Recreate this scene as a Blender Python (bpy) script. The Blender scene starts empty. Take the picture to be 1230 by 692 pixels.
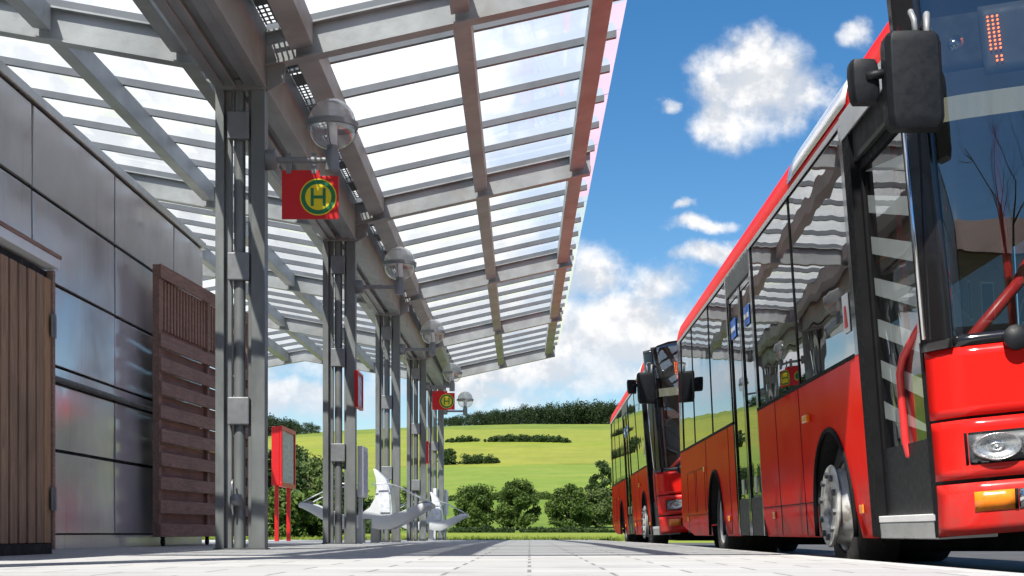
import bpy, math, random
from mathutils import Vector, Matrix
R = math.radians
PI = math.pi
random.seed(7)
S = bpy.context.scene
COL = S.collection
CAMH = 0.145
F = 1690.0
VX, VY = 636.0, 640.0

# ------------------------------------------------------------------ helpers
class MB:
    def __init__(s):
        s.v = []; s.f = []
    def add(s, vs, fs):
        o = len(s.v)
        s.v += [tuple(p) for p in vs]
        s.f += [tuple(i + o for i in f) for f in fs]
        return s
    def box(s, x0, x1, y0, y1, z0, z1):
        return s.hexa([(x0,y0,z0),(x1,y0,z0),(x1,y1,z0),(x0,y1,z0)], [(x0,y0,z1),(x1,y0,z1),(x1,y1,z1),(x0,y1,z1)])
    def hexa(s, b, t):
        return s.add(list(b) + list(t), [(3,2,1,0),(4,5,6,7),(0,1,5,4),(1,2,6,5),(2,3,7,6),(3,0,4,7)])
    def prism(s, poly, vec):
        n = len(poly); vec = Vector(vec)
        a = [Vector(p) for p in poly]; b = [p + vec for p in a]
        return s.add(a + b, [tuple(range(n))[::-1], tuple(range(n, 2*n))] + [(i, (i+1) % n, n + (i+1) % n, n + i) for i in range(n)])
    def tube(s, pts, r, n=10, caps=True):
        pts = [Vector(p) for p in pts]
        rr = r if isinstance(r, (list, tuple)) else [r] * len(pts)
        o = len(s.v); up = None
        for i, p in enumerate(pts):
            d = (pts[min(i+1, len(pts)-1)] - pts[max(i-1, 0)]).normalized()
            if up is None:
                up = Vector((0,0,1)) if abs(d.z) < .9 else Vector((1,0,0))
            a = d.cross(up)
            if a.length < 1e-4: a = d.cross(Vector((0,1,0)))
            a.normalize(); b = a.cross(d).normalized(); up = b
            for k in range(n):
                t = 2*PI*k/n
                s.v.append(tuple(p + (a*math.cos(t) + b*math.sin(t)) * rr[i]))
        for i in range(len(pts)-1):
            for k in range(n):
                s.f.append((o+i*n+k, o+i*n+(k+1)%n, o+(i+1)*n+(k+1)%n, o+(i+1)*n+k))
        if caps:
            s.f.append(tuple(o+k for k in range(n))[::-1])
            s.f.append(tuple(o+(len(pts)-1)*n+k for k in range(n)))
        return s
    def lathe(s, prof, c, axis, n=28):
        """prof: list of (radius, offset along axis)"""
        c = Vector(c); ax = Vector(axis).normalized()
        a = ax.cross(Vector((0,0,1)) if abs(ax.z) < .9 else Vector((1,0,0))).normalized(); b = ax.cross(a)
        o = len(s.v)
        for r, h in prof:
            for k in range(n):
                t = 2*PI*k/n
                s.v.append(tuple(c + ax*h + (a*math.cos(t)+b*math.sin(t))*max(r, 1e-5)))
        for i in range(len(prof)-1):
            for k in range(n):
                s.f.append((o+i*n+k, o+i*n+(k+1)%n, o+(i+1)*n+(k+1)%n, o+(i+1)*n+k))
        return s
    def grid(s, rows):
        """rows: list of equal-length point lists"""
        o = len(s.v); m = len(rows[0])
        for r in rows: s.v += [tuple(p) for p in r]
        for i in range(len(rows)-1):
            for j in range(m-1):
                s.f.append((o+i*m+j, o+i*m+j+1, o+(i+1)*m+j+1, o+(i+1)*m+j))
        return s
    def build(s, name, mat, parent=None, smooth=False, bevel=0, solid=0, solid_off=-1, autos=None):
        me = bpy.data.meshes.new(name)
        off = parent_loc(parent)
        me.from_pydata([(x-off.x, y-off.y, z-off.z) for x, y, z in s.v], [], s.f)
        me.materials.append(mat)
        me.validate(); me.update()
        if smooth:
            me.polygons.foreach_set('use_smooth', [True]*len(me.polygons))
            if autos:
                try: me.set_sharp_from_angle(angle=R(autos))
                except Exception: pass
        o = bpy.data.objects.new(name, me)
        COL.objects.link(o)
        if parent: o.parent = parent
        if solid:
            m = o.modifiers.new('solid', 'SOLIDIFY'); m.thickness = solid; m.offset = solid_off
        if bevel:
            m = o.modifiers.new('bevel', 'BEVEL'); m.width = bevel; m.segments = 2; m.limit_method = 'ANGLE'
        return o

def parent_loc(p):
    v = Vector((0,0,0))
    while p:
        v = v + p.location; p = p.parent
    return v

def tag(o, label=None, cat=None, group=None, kind=None):
    if label: o['label'] = label
    if cat: o['category'] = cat
    if group: o['group'] = group
    if kind: o['kind'] = kind
    return o
def thing(name, loc, label, cat, group=None):
    o = bpy.data.objects.new(name, None); COL.objects.link(o)
    o.location = loc; o.empty_display_size = .2
    return tag(o, label, cat, group)
def sub(name, parent, loc=(0,0,0)):
    """Empty part; loc is absolute"""
    o = bpy.data.objects.new(name, None); COL.objects.link(o)
    o.location = Vector(loc) - parent_loc(parent); o.parent = parent
    return o
def dup(o, parent=None):
    c = o.copy(); COL.objects.link(c); c.parent = parent
    for ch in list(o.children): dup(ch, c)
    return c

# ------------------------------------------------------------------ materials
def nt(m):
    m.use_nodes = True
    n = m.node_tree.nodes; n.clear()
    return n, m.node_tree.links
class NB:
    def __init__(s, tree): s.n = tree.nodes; s.l = tree.links
    def __call__(s, typ, ins=None, **kw):
        x = s.n.new(typ)
        for k, v in kw.items(): setattr(x, k, v)
        for k, v in (ins or {}).items():
            if hasattr(v, 'is_output') or hasattr(v, 'links'):
                s.l.new(v, x.inputs[k])
            else: x.inputs[k].default_value = v
        return x
    def math(s, op, a, b=0.0, clamp=False):
        x = s.n.new('ShaderNodeMath'); x.operation = op; x.use_clamp = clamp
        for i, v in enumerate((a, b)):
            if hasattr(v, 'links'): s.l.new(v, x.inputs[i])
            else: x.inputs[i].default_value = v
        return x.outputs[0]
    def smooth(s, v, a, b, c=0., d=1.):
        x = s('ShaderNodeMapRange', {'Value': v, 'From Min': a, 'From Max': b, 'To Min': c, 'To Max': d}, interpolation_type='SMOOTHSTEP')
        return x.outputs[0]
    def lin(s, v, a, b, c=0., d=1.):
        x = s('ShaderNodeMapRange', {'Value': v, 'From Min': a, 'From Max': b, 'To Min': c, 'To Max': d})
        return x.outputs[0]
    def mixc(s, f, a, b, mode='MIX'):
        x = s.n.new('ShaderNodeMix'); x.data_type = 'RGBA'; x.blend_type = mode
        for i, v in ((0, f), (6, a), (7, b)):
            if hasattr(v, 'links'): s.l.new(v, x.inputs[i])
            else: x.inputs[i].default_value = v if i == 0 else (*v, 1) if len(v) == 3 else v
        return x.outputs[2]
    def noise(s, vec, scale, detail=4, rough=.55, dist=0.):
        x = s('ShaderNodeTexNoise', {'Vector': vec, 'Scale': scale, 'Detail': detail, 'Roughness': rough, 'Distortion': dist})
        return x.outputs[0]

def mat(name, base, rough=.5, metal=0., var=.15, vscale=3., spec=.5, bump=0., bscale=40., coat=0., stretch=None, alpha=1., dirt=None, ior=1.5):
    m = bpy.data.materials.new(name); n, l = nt(m); b = NB(m.node_tree)
    out = b('ShaderNodeOutputMaterial')
    geo = b('ShaderNodeNewGeometry'); vec = geo.outputs['Position']
    if stretch:
        vec = b('ShaderNodeVectorMath', {0: vec, 1: stretch}, operation='MULTIPLY').outputs[0]
    f = b.noise(vec, vscale, 6, .6)
    dark = tuple(c*(1-var) for c in base); lite = tuple(min(1, c*(1+var)) for c in base)
    c = b.mixc(b.lin(f, .3, .7), dark, lite)
    if dirt:
        f3 = b.noise(vec, dirt[1], 5, .65)
        c = b.mixc(b.smooth(f3, dirt[2], dirt[2]+.15, 0, dirt[3]), c, dirt[0])
    p = b('ShaderNodeBsdfPrincipled', {'Base Color': c, 'Roughness': rough, 'Metallic': metal, 'Specular IOR Level': spec, 'IOR': ior, 'Coat Weight': coat, 'Coat Roughness': .04, 'Alpha': alpha})
    f2 = b.noise(vec, vscale*4, 5, .6)
    l.new(b.lin(f2, .3, .7, max(.02, rough*.8), min(1, rough*1.25)), p.inputs['Roughness'])
    if bump:
        bn = b('ShaderNodeBump', {'Height': b.noise(vec, bscale, 6, .6), 'Strength': bump, 'Distance': .02})
        l.new(bn.outputs[0], p.inputs['Normal'])
    l.new(p.outputs[0], out.inputs[0])
    return m

def glass_mat(name, tint, ior=1.6, wave=0., wscale=1.3, frost=0., frost_col=(.9,.95,.95), rough=0.0, graze=1.):
    """thin glass: tinted transmission, Fresnel reflection, optional milky share"""
    m = bpy.data.materials.new(name); n, l = nt(m); b = NB(m.node_tree)
    out = b('ShaderNodeOutputMaterial')
    tr = b('ShaderNodeBsdfTransparent', {'Color': (*tint, 1)})
    gl = b('ShaderNodeBsdfAnisotropic', {'Color': (1,1,1,1), 'Roughness': rough})
    lw = b('ShaderNodeLayerWeight', {'Blend': .5})
    r0 = ((ior-1)/(ior+1))**2
    if wave:
        geo = b('ShaderNodeNewGeometry')
        nz = b.noise(geo.outputs['Position'], wscale, 1, .4)
        bp = b('ShaderNodeBump', {'Height': nz, 'Strength': 1., 'Distance': wave})
        l.new(bp.outputs[0], gl.inputs['Normal']); l.new(bp.outputs[0], lw.inputs['Normal'])
    base = tr.outputs[0]
    if frost:
        geo2 = b('ShaderNodeNewGeometry')
        tl = b('ShaderNodeBsdfTranslucent', {'Color': (*frost_col, 1)})
        fac = b.lin(b.noise(geo2.outputs['Position'], 1.1, 5, .6), .3, .7, frost*.9, min(1, frost*1.08))
        base = b('ShaderNodeMixShader', {0: fac, 1: tr.outputs[0], 2: tl.outputs[0]}).outputs[0]
    fres = b.math('ADD', b.math('MULTIPLY', b.math('POWER', lw.outputs['Facing'], 5.), (1-2*r0)*graze), 2*r0, True)
    mx = b('ShaderNodeMixShader', {0: fres, 1: base, 2: gl.outputs[0]})
    l.new(mx.outputs[0], out.inputs[0])
    return m

def emit_mat(name, col, st):
    m = bpy.data.materials.new(name); n, l = nt(m); b = NB(m.node_tree)
    e = b('ShaderNodeEmission', {'Color': (*col, 1), 'Strength': st}); o = b('ShaderNodeOutputMaterial')
    l.new(e.outputs[0], o.inputs[0]); return m

M = {}
M['steel'] = mat('galvanised_steel', (.30,.31,.315), .5, .22, .25, 1.6, bump=.08, bscale=25, dirt=((.23,.215,.20), 1.1, .50, .6))
M['steel_col'] = mat('column_steel', (.19,.20,.195), .5, .35, .25, 1.8, bump=.08, bscale=25, stretch=(1,1,.4), dirt=((.12,.115,.105), 1.4, .50, .6))
M['steel_dark'] = mat('dark_steel', (.09,.095,.10), .5, .3, .2, 2.)
M['bar'] = mat('glazing_bar_grey', (.13,.14,.155), .5, .2, .15, 2.)
M['cast'] = mat('grey_cast_metal', (.22,.225,.23), .5, .3, .15, 6.)
M['red'] = mat('bus_red', (.66,.014,.010), .30, 0, .06, .8, coat=.0, spec=.22, ior=1.25, dirt=((.50,.05,.035), 1.7, .60, .25))
def paint_mat(name, base, worn):
    m = bpy.data.materials.new(name); n, l = nt(m); b = NB(m.node_tree)
    out = b('ShaderNodeOutputMaterial'); geo = b('ShaderNodeNewGeometry'); P = geo.outputs['Position']
    sz = b('ShaderNodeSeparateXYZ', {0: P}).outputs[2]
    grime = b.math('MULTIPLY', b.smooth(sz, .75, .05), b.smooth(b.noise(P, 3.2, 6, .65), .35, .7))
    c = b.mixc(b.smooth(b.noise(P, 1.5, 5, .6), .55, .8, 0, .3), base, worn)
    c = b.mixc(b.math('MULTIPLY', grime, .62), c, (.15,.10,.085))
    d = b('ShaderNodeBsdfDiffuse', {'Color': c})
    g = b('ShaderNodeBsdfAnisotropic', {'Roughness': .12})
    l.new(b.lin(b.noise(P, 2., 4, .6), .3, .7, .06, .22), g.inputs['Roughness'])
    bp = b('ShaderNodeBump', {'Height': b.noise(P, 1.3, 1, .4), 'Strength': 1., 'Distance': .003})
    lw = b('ShaderNodeLayerWeight', {'Blend': .5}); l.new(bp.outputs[0], g.inputs['Normal'])
    f = b.math('ADD', b.math('MULTIPLY', b.math('POWER', lw.outputs['Facing'], 5.), .15), .035)
    mx = b('ShaderNodeMixShader', {0: f, 1: d.outputs[0], 2: g.outputs[0]}); l.new(mx.outputs[0], out.inputs[0]); return m
M['red'] = paint_mat('bus_red', (.68,.014,.010), (.56,.035,.025))
M['sign_red'] = mat('sign_red', (.60,.010,.012), .4, 0, .06, 4.)
M['roofwhite'] = mat('white_hatch_paint', (.78,.77,.76), .22, 0, .05, 2., coat=.6)
M['black'] = mat('black_gloss', (.010,.010,.011), .12, 0, .2, 2., coat=.4)
M['rubber'] = mat('black_rubber', (.007,.007,.008), .7, 0, .3, 8., spec=.12)
M['plastic'] = mat('black_plastic', (.007,.008,.010), .5, 0, .10, 8., spec=.25)
M['tyre'] = mat('tyre_rubber', (.022,.021,.020), .75, 0, .4, 7., bump=.15, bscale=60, dirt=((.09,.08,.07), 5., .5, .5))
M['chrome'] = mat('bright_metal', (.72,.72,.72), .16, 1., .05, 4.)
M['alu'] = mat('aluminium_trim', (.55,.56,.56), .32, .8, .12, 5.)
M['lamp_dish'] = mat('lamp_reflector', (.62,.63,.63), .28, .75, .3, 25.)
M['rim'] = mat('wheel_steel', (.50,.50,.48), .42, .35, .2, 7., dirt=((.14,.11,.09), 6., .5, .7))
M['under'] = mat('underbody', (.012,.012,.012), .8, 0, .3, 3.)
M['interior'] = mat('interior_dark', (.035,.036,.04), .6, 0, .2, 3.)
M['interior_grey'] = mat('interior_grey', (.34,.34,.33), .6, 0, .1, 3.)
M['cloth_blue'] = mat('seat_cloth', (.035,.05,.12), .85, 0, .4, 30.)
M['cream'] = mat('cream_blind', (.34,.32,.24), .7, 0, .15, 20., stretch=(1,1,.05))
M['pole_red'] = mat('red_pole', (.60,.03,.03), .35, 0, .05, 3.)
M['orange'] = mat('amber_lens', (.80,.22,.01), .2, 0, .15, 30., coat=.5)
M['white'] = mat('white_paint', (.78,.78,.77), .45, 0, .06, 3.)
M['blue'] = mat('blue_sticker', (.05,.16,.55), .5, 0, .05, 3.)
M['grey_stripe'] = mat('stripe_grey', (.50,.53,.52), .5, 0, .08, 5.)
M['roof_tile'] = mat('roof_tiles', (.16,.06,.045), .8, 0, .3, 5.)
M['partition'] = mat('partition_grey', (.10,.105,.10), .35, 0, .3, 3.)
M['lightgrey'] = mat('light_grey_coat', (.60,.61,.61), .38, .0, .10, 4., dirt=((.42,.41,.40), 5., .58, .4))
M['paper'] = mat('timetable_paper', (.66,.68,.72), .9, 0, .3, 14., spec=.03)
M['yellow'] = mat('sign_yellow', (.80,.62,.01), .45, 0, .04, 5.)
M['green'] = mat('sign_green', (.010,.17,.055), .45, 0, .06, 5.)
M['bark'] = mat('bark', (.075,.055,.04), .9, 0, .4, 6., bump=.4, bscale=12)
M['bus_glass'] = glass_mat('bus_window_glass', (.22,.235,.23), 2.2, .0022, 1.6, graze=.85)
M['wind_glass'] = glass_mat('windscreen_glass', (.55,.58,.58), 1.75, .0015, 2.2)
M['canopy_glass'] = glass_mat('canopy_glass', (.95,.98,.98), 1.4, 0, 1, frost=.33, frost_col=(.97,.985,.98))
M['lamp_glass'] = glass_mat('lamp_globe', (.93,.93,.93), 1.5, 0, 1, frost=.10, frost_col=(.9,.9,.9))
M['lamp_cap'] = glass_mat('lamp_dome', (.7,.7,.7), 1.5, 0, 1, frost=.32, frost_col=(.95,.95,.95), rough=.08)
M['door_glass'] = glass_mat('door_leaf_glass', (.80,.82,.81), 1.25, .001, 2.)
M['case_glass'] = glass_mat('case_glass', (.92,.94,.94), 1.1, graze=.12)
M['lens'] = glass_mat('clear_lens', (.85,.86,.86), 1.5, .002, 30)
M['led'] = emit_mat('led_orange', (1,.16,.03), 2.2)

def wood_mat(name, base, var, axis):
    st = (6,6,.5) if axis == 'z' else (6,.5,6)
    m = bpy.data.materials.new(name); n, l = nt(m); b = NB(m.node_tree)
    out = b('ShaderNodeOutputMaterial'); geo = b('ShaderNodeNewGeometry')
    vec = b('ShaderNodeVectorMath', {0: geo.outputs['Position'], 1: st}, operation='MULTIPLY').outputs[0]
    g = b.noise(vec, 5., 7, .65, 1.2)
    k = b.noise(geo.outputs['Position'], 1.8, 3, .5)
    rnd = b('ShaderNodeNewGeometry').outputs['Random Per Island']
    c = b.mixc(b.lin(g, .3, .7), tuple(x*(1-var) for x in base), tuple(x*(1+var) for x in base))
    c = b.mixc(b.lin(rnd, 0, 1, 0, .6), c, (base[0]*1.7, base[1]*1.35, base[2]*.95))
    c = b.mixc(b.smooth(k, .5, .75, 0, .45), c, tuple(x*.5 for x in base))
    p = b('ShaderNodeBsdfPrincipled', {'Base Color': c, 'Roughness': .72})
    bp = b('ShaderNodeBump', {'Height': g, 'Strength': .5, 'Distance': .006})
    l.new(bp.outputs[0], p.inputs['Normal']); l.new(p.outputs[0], out.inputs[0]); return m
M['wood_v'] = wood_mat('weathered_brown_wood', (.28,.18,.12), .5, 'z')
M['pine'] = wood_mat('pale_brown_wood', (.36,.22,.12), .35, 'z')
M['wood_h'] = wood_mat('dark_brown_wood', (.26,.165,.135), .45, 'y')

def cladding_mat():
    m = bpy.data.materials.new('stained_metal_cladding'); n, l = nt(m); b = NB(m.node_tree)
    out = b('ShaderNodeOutputMaterial'); geo = b('ShaderNodeNewGeometry'); P = geo.outputs['Position']
    rnd = geo.outputs['Random Per Island']
    oi = b('ShaderNodeObjectInfo').outputs['Random']
    cloud = b.noise(P, .9, 6, .6, .6)
    streak = b.noise(b('ShaderNodeVectorMath', {0: P, 1: (1,5,.25)}, operation='MULTIPLY').outputs[0], 3., 5, .6)
    c = b.mixc(b.lin(cloud, .3, .7), (.60,.60,.615), (.80,.80,.81))
    c = b.mixc(b.smooth(streak, .55, .75, 0, .35), c, (.45,.44,.44))
    c = b.mixc(b.lin(oi, 0, 1, 0, .25), c, (.62,.58,.59))
    p = b('ShaderNodeBsdfPrincipled', {'Base Color': c, 'Metallic': .4, 'Roughness': .3})
    l.new(b.lin(b.noise(P, 2.2, 5, .6), .3, .7, .08, .26), p.inputs['Roughness'])
    bp = b('ShaderNodeBump', {'Height': b.noise(P, 1.1, 2, .5), 'Strength': 1., 'Distance': .007})
    l.new(bp.outputs[0], p.inputs['Normal']); l.new(p.outputs[0], out.inputs[0]); return m
M['clad'] = cladding_mat()

def perf_mat():
    m = bpy.data.materials.new('perforated_metal'); n, l = nt(m); b = NB(m.node_tree)
    out = b('ShaderNodeOutputMaterial'); geo = b('ShaderNodeNewGeometry')
    sp = b('ShaderNodeSeparateXYZ', {0: geo.outputs['Position']})
    fx = b.math('ABSOLUTE', b.math('SUBTRACT', b.math('FRACT', b.math('MULTIPLY', sp.outputs[0], 22.)), .5))
    fy = b.math('ABSOLUTE', b.math('SUBTRACT', b.math('FRACT', b.math('MULTIPLY', sp.outputs[1], 11.)), .5))
    hole = b.math('MULTIPLY', b.math('LESS_THAN', fx, .33), b.math('LESS_THAN', fy, .36))
    strip = b.math('LESS_THAN', b.math('ABSOLUTE', b.math('SUBTRACT', b.math('FRACT', b.math('MULTIPLY', sp.outputs[1], .95)), .5)), .34)
    hole = b.math('MULTIPLY', hole, strip)
    p = b('ShaderNodeBsdfPrincipled', {'Base Color': (.09,.095,.095,1), 'Roughness': .55, 'Metallic': .3})
    t = b('ShaderNodeBsdfTransparent')
    mx = b('ShaderNodeMixShader', {0: hole, 1: p.outputs[0], 2: t.outputs[0]})
    l.new(mx.outputs[0], out.inputs[0]); return m
M['perf'] = perf_mat()

def leaf_mat(name, a, bcol, scale=.35):
    m = bpy.data.materials.new(name); n, l = nt(m); b = NB(m.node_tree)
    out = b('ShaderNodeOutputMaterial'); geo = b('ShaderNodeNewGeometry')
    f = b.lin(geo.outputs['Random Per Island'], 0, 1)
    g = b.noise(geo.outputs['Position'], scale, 3, .5)
    c = b.mixc(b.math('MULTIPLY', b.math('ADD', f, b.lin(g, .35, .65)), .5), a, bcol)
    d = b('ShaderNodeBsdfPrincipled', {'Base Color': c, 'Roughness': .6, 'Specular IOR Level': .25})
    t = b('ShaderNodeBsdfTranslucent', {'Color': c})
    mx = b('ShaderNodeMixShader', {0: .25, 1: d.outputs[0], 2: t.outputs[0]})
    l.new(mx.outputs[0], out.inputs[0]); return m
M['leaf'] = leaf_mat('leaves_mid', (.034,.066,.012), (.105,.16,.032))
M['leaf_dark'] = leaf_mat('leaves_dark', (.020,.042,.012), (.06,.10,.028))
M['leaf_pale'] = leaf_mat('leaves_pale', (.065,.10,.028), (.14,.185,.06))
M['leaf_forest'] = leaf_mat('leaves_forest', (.012,.025,.008), (.035,.060,.018), .05)
M['grass_blade'] = leaf_mat('grass_blades', (.12,.18,.02), (.26,.30,.05), .3)

# ------------------------------------------------------------------ world, sun, camera
SUN_EL, SUN_AZ = R(52), R(24)           # sun behind the camera, to the left
sun_vec = Vector((-math.sin(SUN_AZ)*math.cos(SUN_EL), -math.cos(SUN_AZ)*math.cos(SUN_EL), math.sin(SUN_EL)))
W = bpy.data.worlds.new('World'); S.world = W; W.use_nodes = True
W.node_tree.nodes.clear(); b = NB(W.node_tree)
sky = b('ShaderNodeTexSky', sky_type='NISHITA', sun_disc=False, sun_elevation=SUN_EL, sun_rotation=PI + SUN_AZ, altitude=200, air_density=1.0, dust_density=.35, ozone_density=2.5)
skyc = b('ShaderNodeHueSaturation', {'Saturation': 1.34, 'Value': 1.0, 'Color': sky.outputs[0]}).outputs[0]
tc = b('ShaderNodeTexCoord').outputs['Generated']
sp = b('ShaderNodeSeparateXYZ', {0: tc})
ay = b.math('MAXIMUM', b.math('ABSOLUTE', sp.outputs[1]), .05)
u = b.math('DIVIDE', sp.outputs[0], ay); v = b.math('DIVIDE', sp.outputs[2], ay)
uv = b('ShaderNodeCombineXYZ', {0: u, 1: v, 2: 0.}).outputs[0]
# clouds over the fields and made-up banks behind the canopy glass: centre (as a bearing / rise), half width, half height
CL = [(905,105,95,85,1.0),(870,140,50,55,.9),(960,120,65,60,.95),(905,60,40,50,.85),
      (800,126,22,14,.72),(1032,38,34,28,.75),(826,245,18,9,.7),(838,267,44,14,.78),(850,305,50,22,.85),
      (770,395,170,75,1.05),(700,330,80,50,.9),(690,400,110,80,1.05),(800,340,70,40,.85),(620,440,300,50,.95),(560,470,200,40,.85),(360,480,130,40,.95),(1400,200,160,90,1.),(330,100,300,400,1.9),(60,300,250,330,1.9),(540,330,120,180,1.6),
      (-300,300,260,120,1.),(1900,330,260,120,1.),(300,-500,300,160,1.),(1500,-700,300,200,1.)]
warp = b('ShaderNodeTexNoise', {'Vector': uv, 'Scale': 16., 'Detail': 8., 'Roughness': .62})
wv = b('ShaderNodeVectorMath', {0: warp.outputs['Color'], 1: (.5,.5,.5)}, operation='SUBTRACT').outputs[0]
wv = b('ShaderNodeVectorMath', {0: wv, 1: (.05,.04,0)}, operation='MULTIPLY').outputs[0]
uw = b('ShaderNodeVectorMath', {0: uv, 1: wv}, operation='ADD').outputs[0]
dens = None
for (px, py, a, c, wgt) in CL:
    d = b('ShaderNodeVectorMath', {0: uw, 1: ((px-VX)/F, (VY-py)/F, 0)}, operation='SUBTRACT').outputs[0]
    d = b('ShaderNodeVectorMath', {0: d, 1: (F/a, F/c, 0)}, operation='MULTIPLY').outputs[0]
    ln = b('ShaderNodeVectorMath', {0: d}, operation='LENGTH').outputs['Value']
    g = b.math('MULTIPLY', b.smooth(ln, 1.35, .1), wgt)
    if wgt > 1.5: g = b.math('MULTIPLY', g, b.math('GREATER_THAN', sp.outputs[1], 0.))   # heavy banks added to whiten the canopy panes, front only
    dens = g if dens is None else b.math('MAXIMUM', dens, g)
n1 = b.noise(uv, 22., 9, .58); 
n1o = b.noise(b('ShaderNodeVectorMath', {0: uv, 1: (-.004,.014,0)}, operation='ADD').outputs[0], 22., 9, .58)
dd = b.math('ADD', dens, b.math('MULTIPLY', b.math('SUBTRACT', n1, .5), 1.45))
cov = b.smooth(dd, .26, 1.0)
low = b.smooth(v, .20, .06)                                   # the low bank is greyer
relief = b.lin(b.math('SUBTRACT', n1, n1o), -.07, .08)
bright = b.mixc(relief, (.66,.69,.74), (1.0,.985,.97))
bright = b.mixc(b.math('MULTIPLY', low, b.smooth(b.noise(uv, 9., 4, .55), .42, .62)), bright, (.62,.70,.80))
SKY = .053
bg_sky = b('ShaderNodeBackground', {'Color': skyc, 'Strength': SKY})
bg_cl = b('ShaderNodeBackground', {'Color': bright, 'Strength': .45})
up = b.math('GREATER_THAN', sp.outputs[2], -.01)
mx = b('ShaderNodeMixShader', {0: b.math('MULTIPLY', cov, up), 1: bg_sky.outputs[0], 2: bg_cl.outputs[0]})
wo = b('ShaderNodeOutputWorld'); W.node_tree.links.new(mx.outputs[0], wo.inputs[0])
W.cycles.sampling_method = 'MANUAL'; W.cycles.sample_map_resolution = 1024

sl = bpy.data.lights.new('sun', 'SUN'); sl.energy = 3.8; sl.angle = R(.5); sl.color = (1,.955,.88)
so = bpy.data.objects.new('sun', sl); COL.objects.link(so); so.rotation_euler = sun_vec.to_track_quat('Z', 'Y').to_euler()

cam = bpy.data.cameras.new('camera'); cam.sensor_width = 36; cam.lens = F/1230*36
cam.shift_x = -(VX-615)/1230; cam.shift_y = (VY-346)/1230; cam.clip_start = .05; cam.clip_end = 6000
co = bpy.data.objects.new('camera', cam); COL.objects.link(co); co.location = (0,0,CAMH); co.rotation_euler = (PI/2,0,0)
S.camera = co
vs = S.view_settings; vs.view_transform = 'Standard'; vs.look = 'None'; vs.exposure = 1.3; vs.gamma = 1
try: vs.use_curve_mapping = False
except Exception: pass
cy = S.cycles; cy.max_bounces = 10; cy.transparent_max_bounces = 24; cy.glossy_bounces = 5; cy.diffuse_bounces = 4
cy.caustics_reflective = False; cy.caustics_refractive = False; cy.sample_clamp_indirect = 4
cy.use_denoising = True
try: cy.denoiser = 'OPENIMAGEDENOISE'
except Exception: pass

# ------------------------------------------------------------------ ground and fields
PROF = [(-400,-.2),(40,-.075),(90,-.02),(130,.16),(150,.3),(300,7.2),(500,24.6),(650,42.),(850,67.),(920,72.),(1300,74.),(3000,40.)]
def interp(tab, x):
    if x <= tab[0][0]: return tab[0][1]
    for (a, fa), (c, fc) in zip(tab, tab[1:]):
        if x <= c: return fa + (fc-fa)*(x-a)/(c-a)
    return tab[-1][1]
def smooth_prof(y):
    w = max(4., abs(y)*.07)
    return sum(interp(PROF, y + w*k) for k in (-1,-.5,0,.5,1))/5
def terrain_z(x, y):
    z = smooth_prof(y)
    if y > 200:
        u_ = x/y
        z *= 1 + .55*u_*(1 if u_ < 0 else .25) + .012*math.sin(u_*21+y*.004)
    return z
def field_mat():
    m = bpy.data.materials.new('fields'); n, l = nt(m); b = NB(m.node_tree)
    out = b('ShaderNodeOutputMaterial'); geo = b('ShaderNodeNewGeometry'); P = geo.outputs['Position']
    sp = b('ShaderNodeSeparateXYZ', {0: P})
    wob = b.math('MULTIPLY', b.math('SUBTRACT', b.noise(P, .012, 3, .5), .5), 40.)
    yy = b.math('ADD', b.math('ADD', sp.outputs[1], wob), b.math('MULTIPLY', sp.outputs[0], .12))
    fine = b.noise(P, .35, 6, .65)
    rows = b.noise(b('ShaderNodeVectorMath', {0: P, 1: (.02,.25,.2)}, operation='MULTIPLY').outputs[0], 1., 5, .6)
    big = b.noise(P, .02, 4, .6)
    cr = b('ShaderNodeValToRGB', {0: b.lin(yy, 0, 1000)})
    r = cr.color_ramp; r.interpolation = 'LINEAR'
    stops = [(0,(.19,.23,.035)),(.115,(.20,.24,.035)),(.135,(.085,.16,.025)),(.285,(.10,.18,.028)),(.298,(.155,.235,.045)),(.485,(.17,.24,.045)),(.492,(.12,.14,.02)),(.500,(.25,.245,.05)),(.60,(.24,.245,.05)),(.64,(.22,.26,.03)),(.655,(.24,.25,.05)),(.765,(.23,.25,.05)),(.775,(.13,.18,.04)),(.9,(.13,.185,.04))]
    while len(r.elements) > 1: r.elements.remove(r.elements[0])
    r.elements[0].position = 0; r.elements[0].color = (*stops[0][1], 1)
    for pz, c in stops[1:]:
        e = r.elements.new(pz); e.color = (*c, 1)
    c = b.mixc(b.lin(fine, .32, .68, 0, .5), cr.outputs[0], (.07,.115,.02))
    c = b.mixc(b.smooth(b.noise(P, .07, 5, .6), .45, .62, 0, .3), c, (.26,.28,.07))
    tl_ = b('ShaderNodeTexWave', {'Vector': P, 'Scale': .055, 'Distortion': 1.2, 'Detail': 2., 'Detail Scale': .4}, bands_direction='DIAGONAL')
    c = b.mixc(b.smooth(tl_.outputs[1], .90, .99, 0, .35), c, (.12,.15,.03))
    c = b.mixc(b.lin(rows, .35, .7, 0, .5), c, (.14,.18,.02))
    c = b.mixc(b.smooth(big, .5, .75, 0, .3), c, (.30,.30,.04))
    p = b('ShaderNodeBsdfPrincipled', {'Base Color': c, 'Roughness': .9, 'Specular IOR Level': .1})
    bp = b('ShaderNodeBump', {'Height': fine, 'Strength': .6, 'Distance': .4})
    l.new(bp.outputs[0], p.inputs['Normal'])
    l.new(p.outputs[0], out.inputs[0]); return m
mb = MB()
ys = [-400,-200,-80,-30,0,20,38,44,50,58,66,76,90,105,120,135,150,170,190,215,240,270,300,335,370,410,450,500,550,600,650,700,750,800,850,890,920,1000,1150,1300,1800,3000]
us = [-3,-2,-1.4,-1,-.7,-.5,-.4,-.33]+[-.3+.02*i for i in range(31)]+[.34,.4,.5,.7,1,1.4,2,3]
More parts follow.
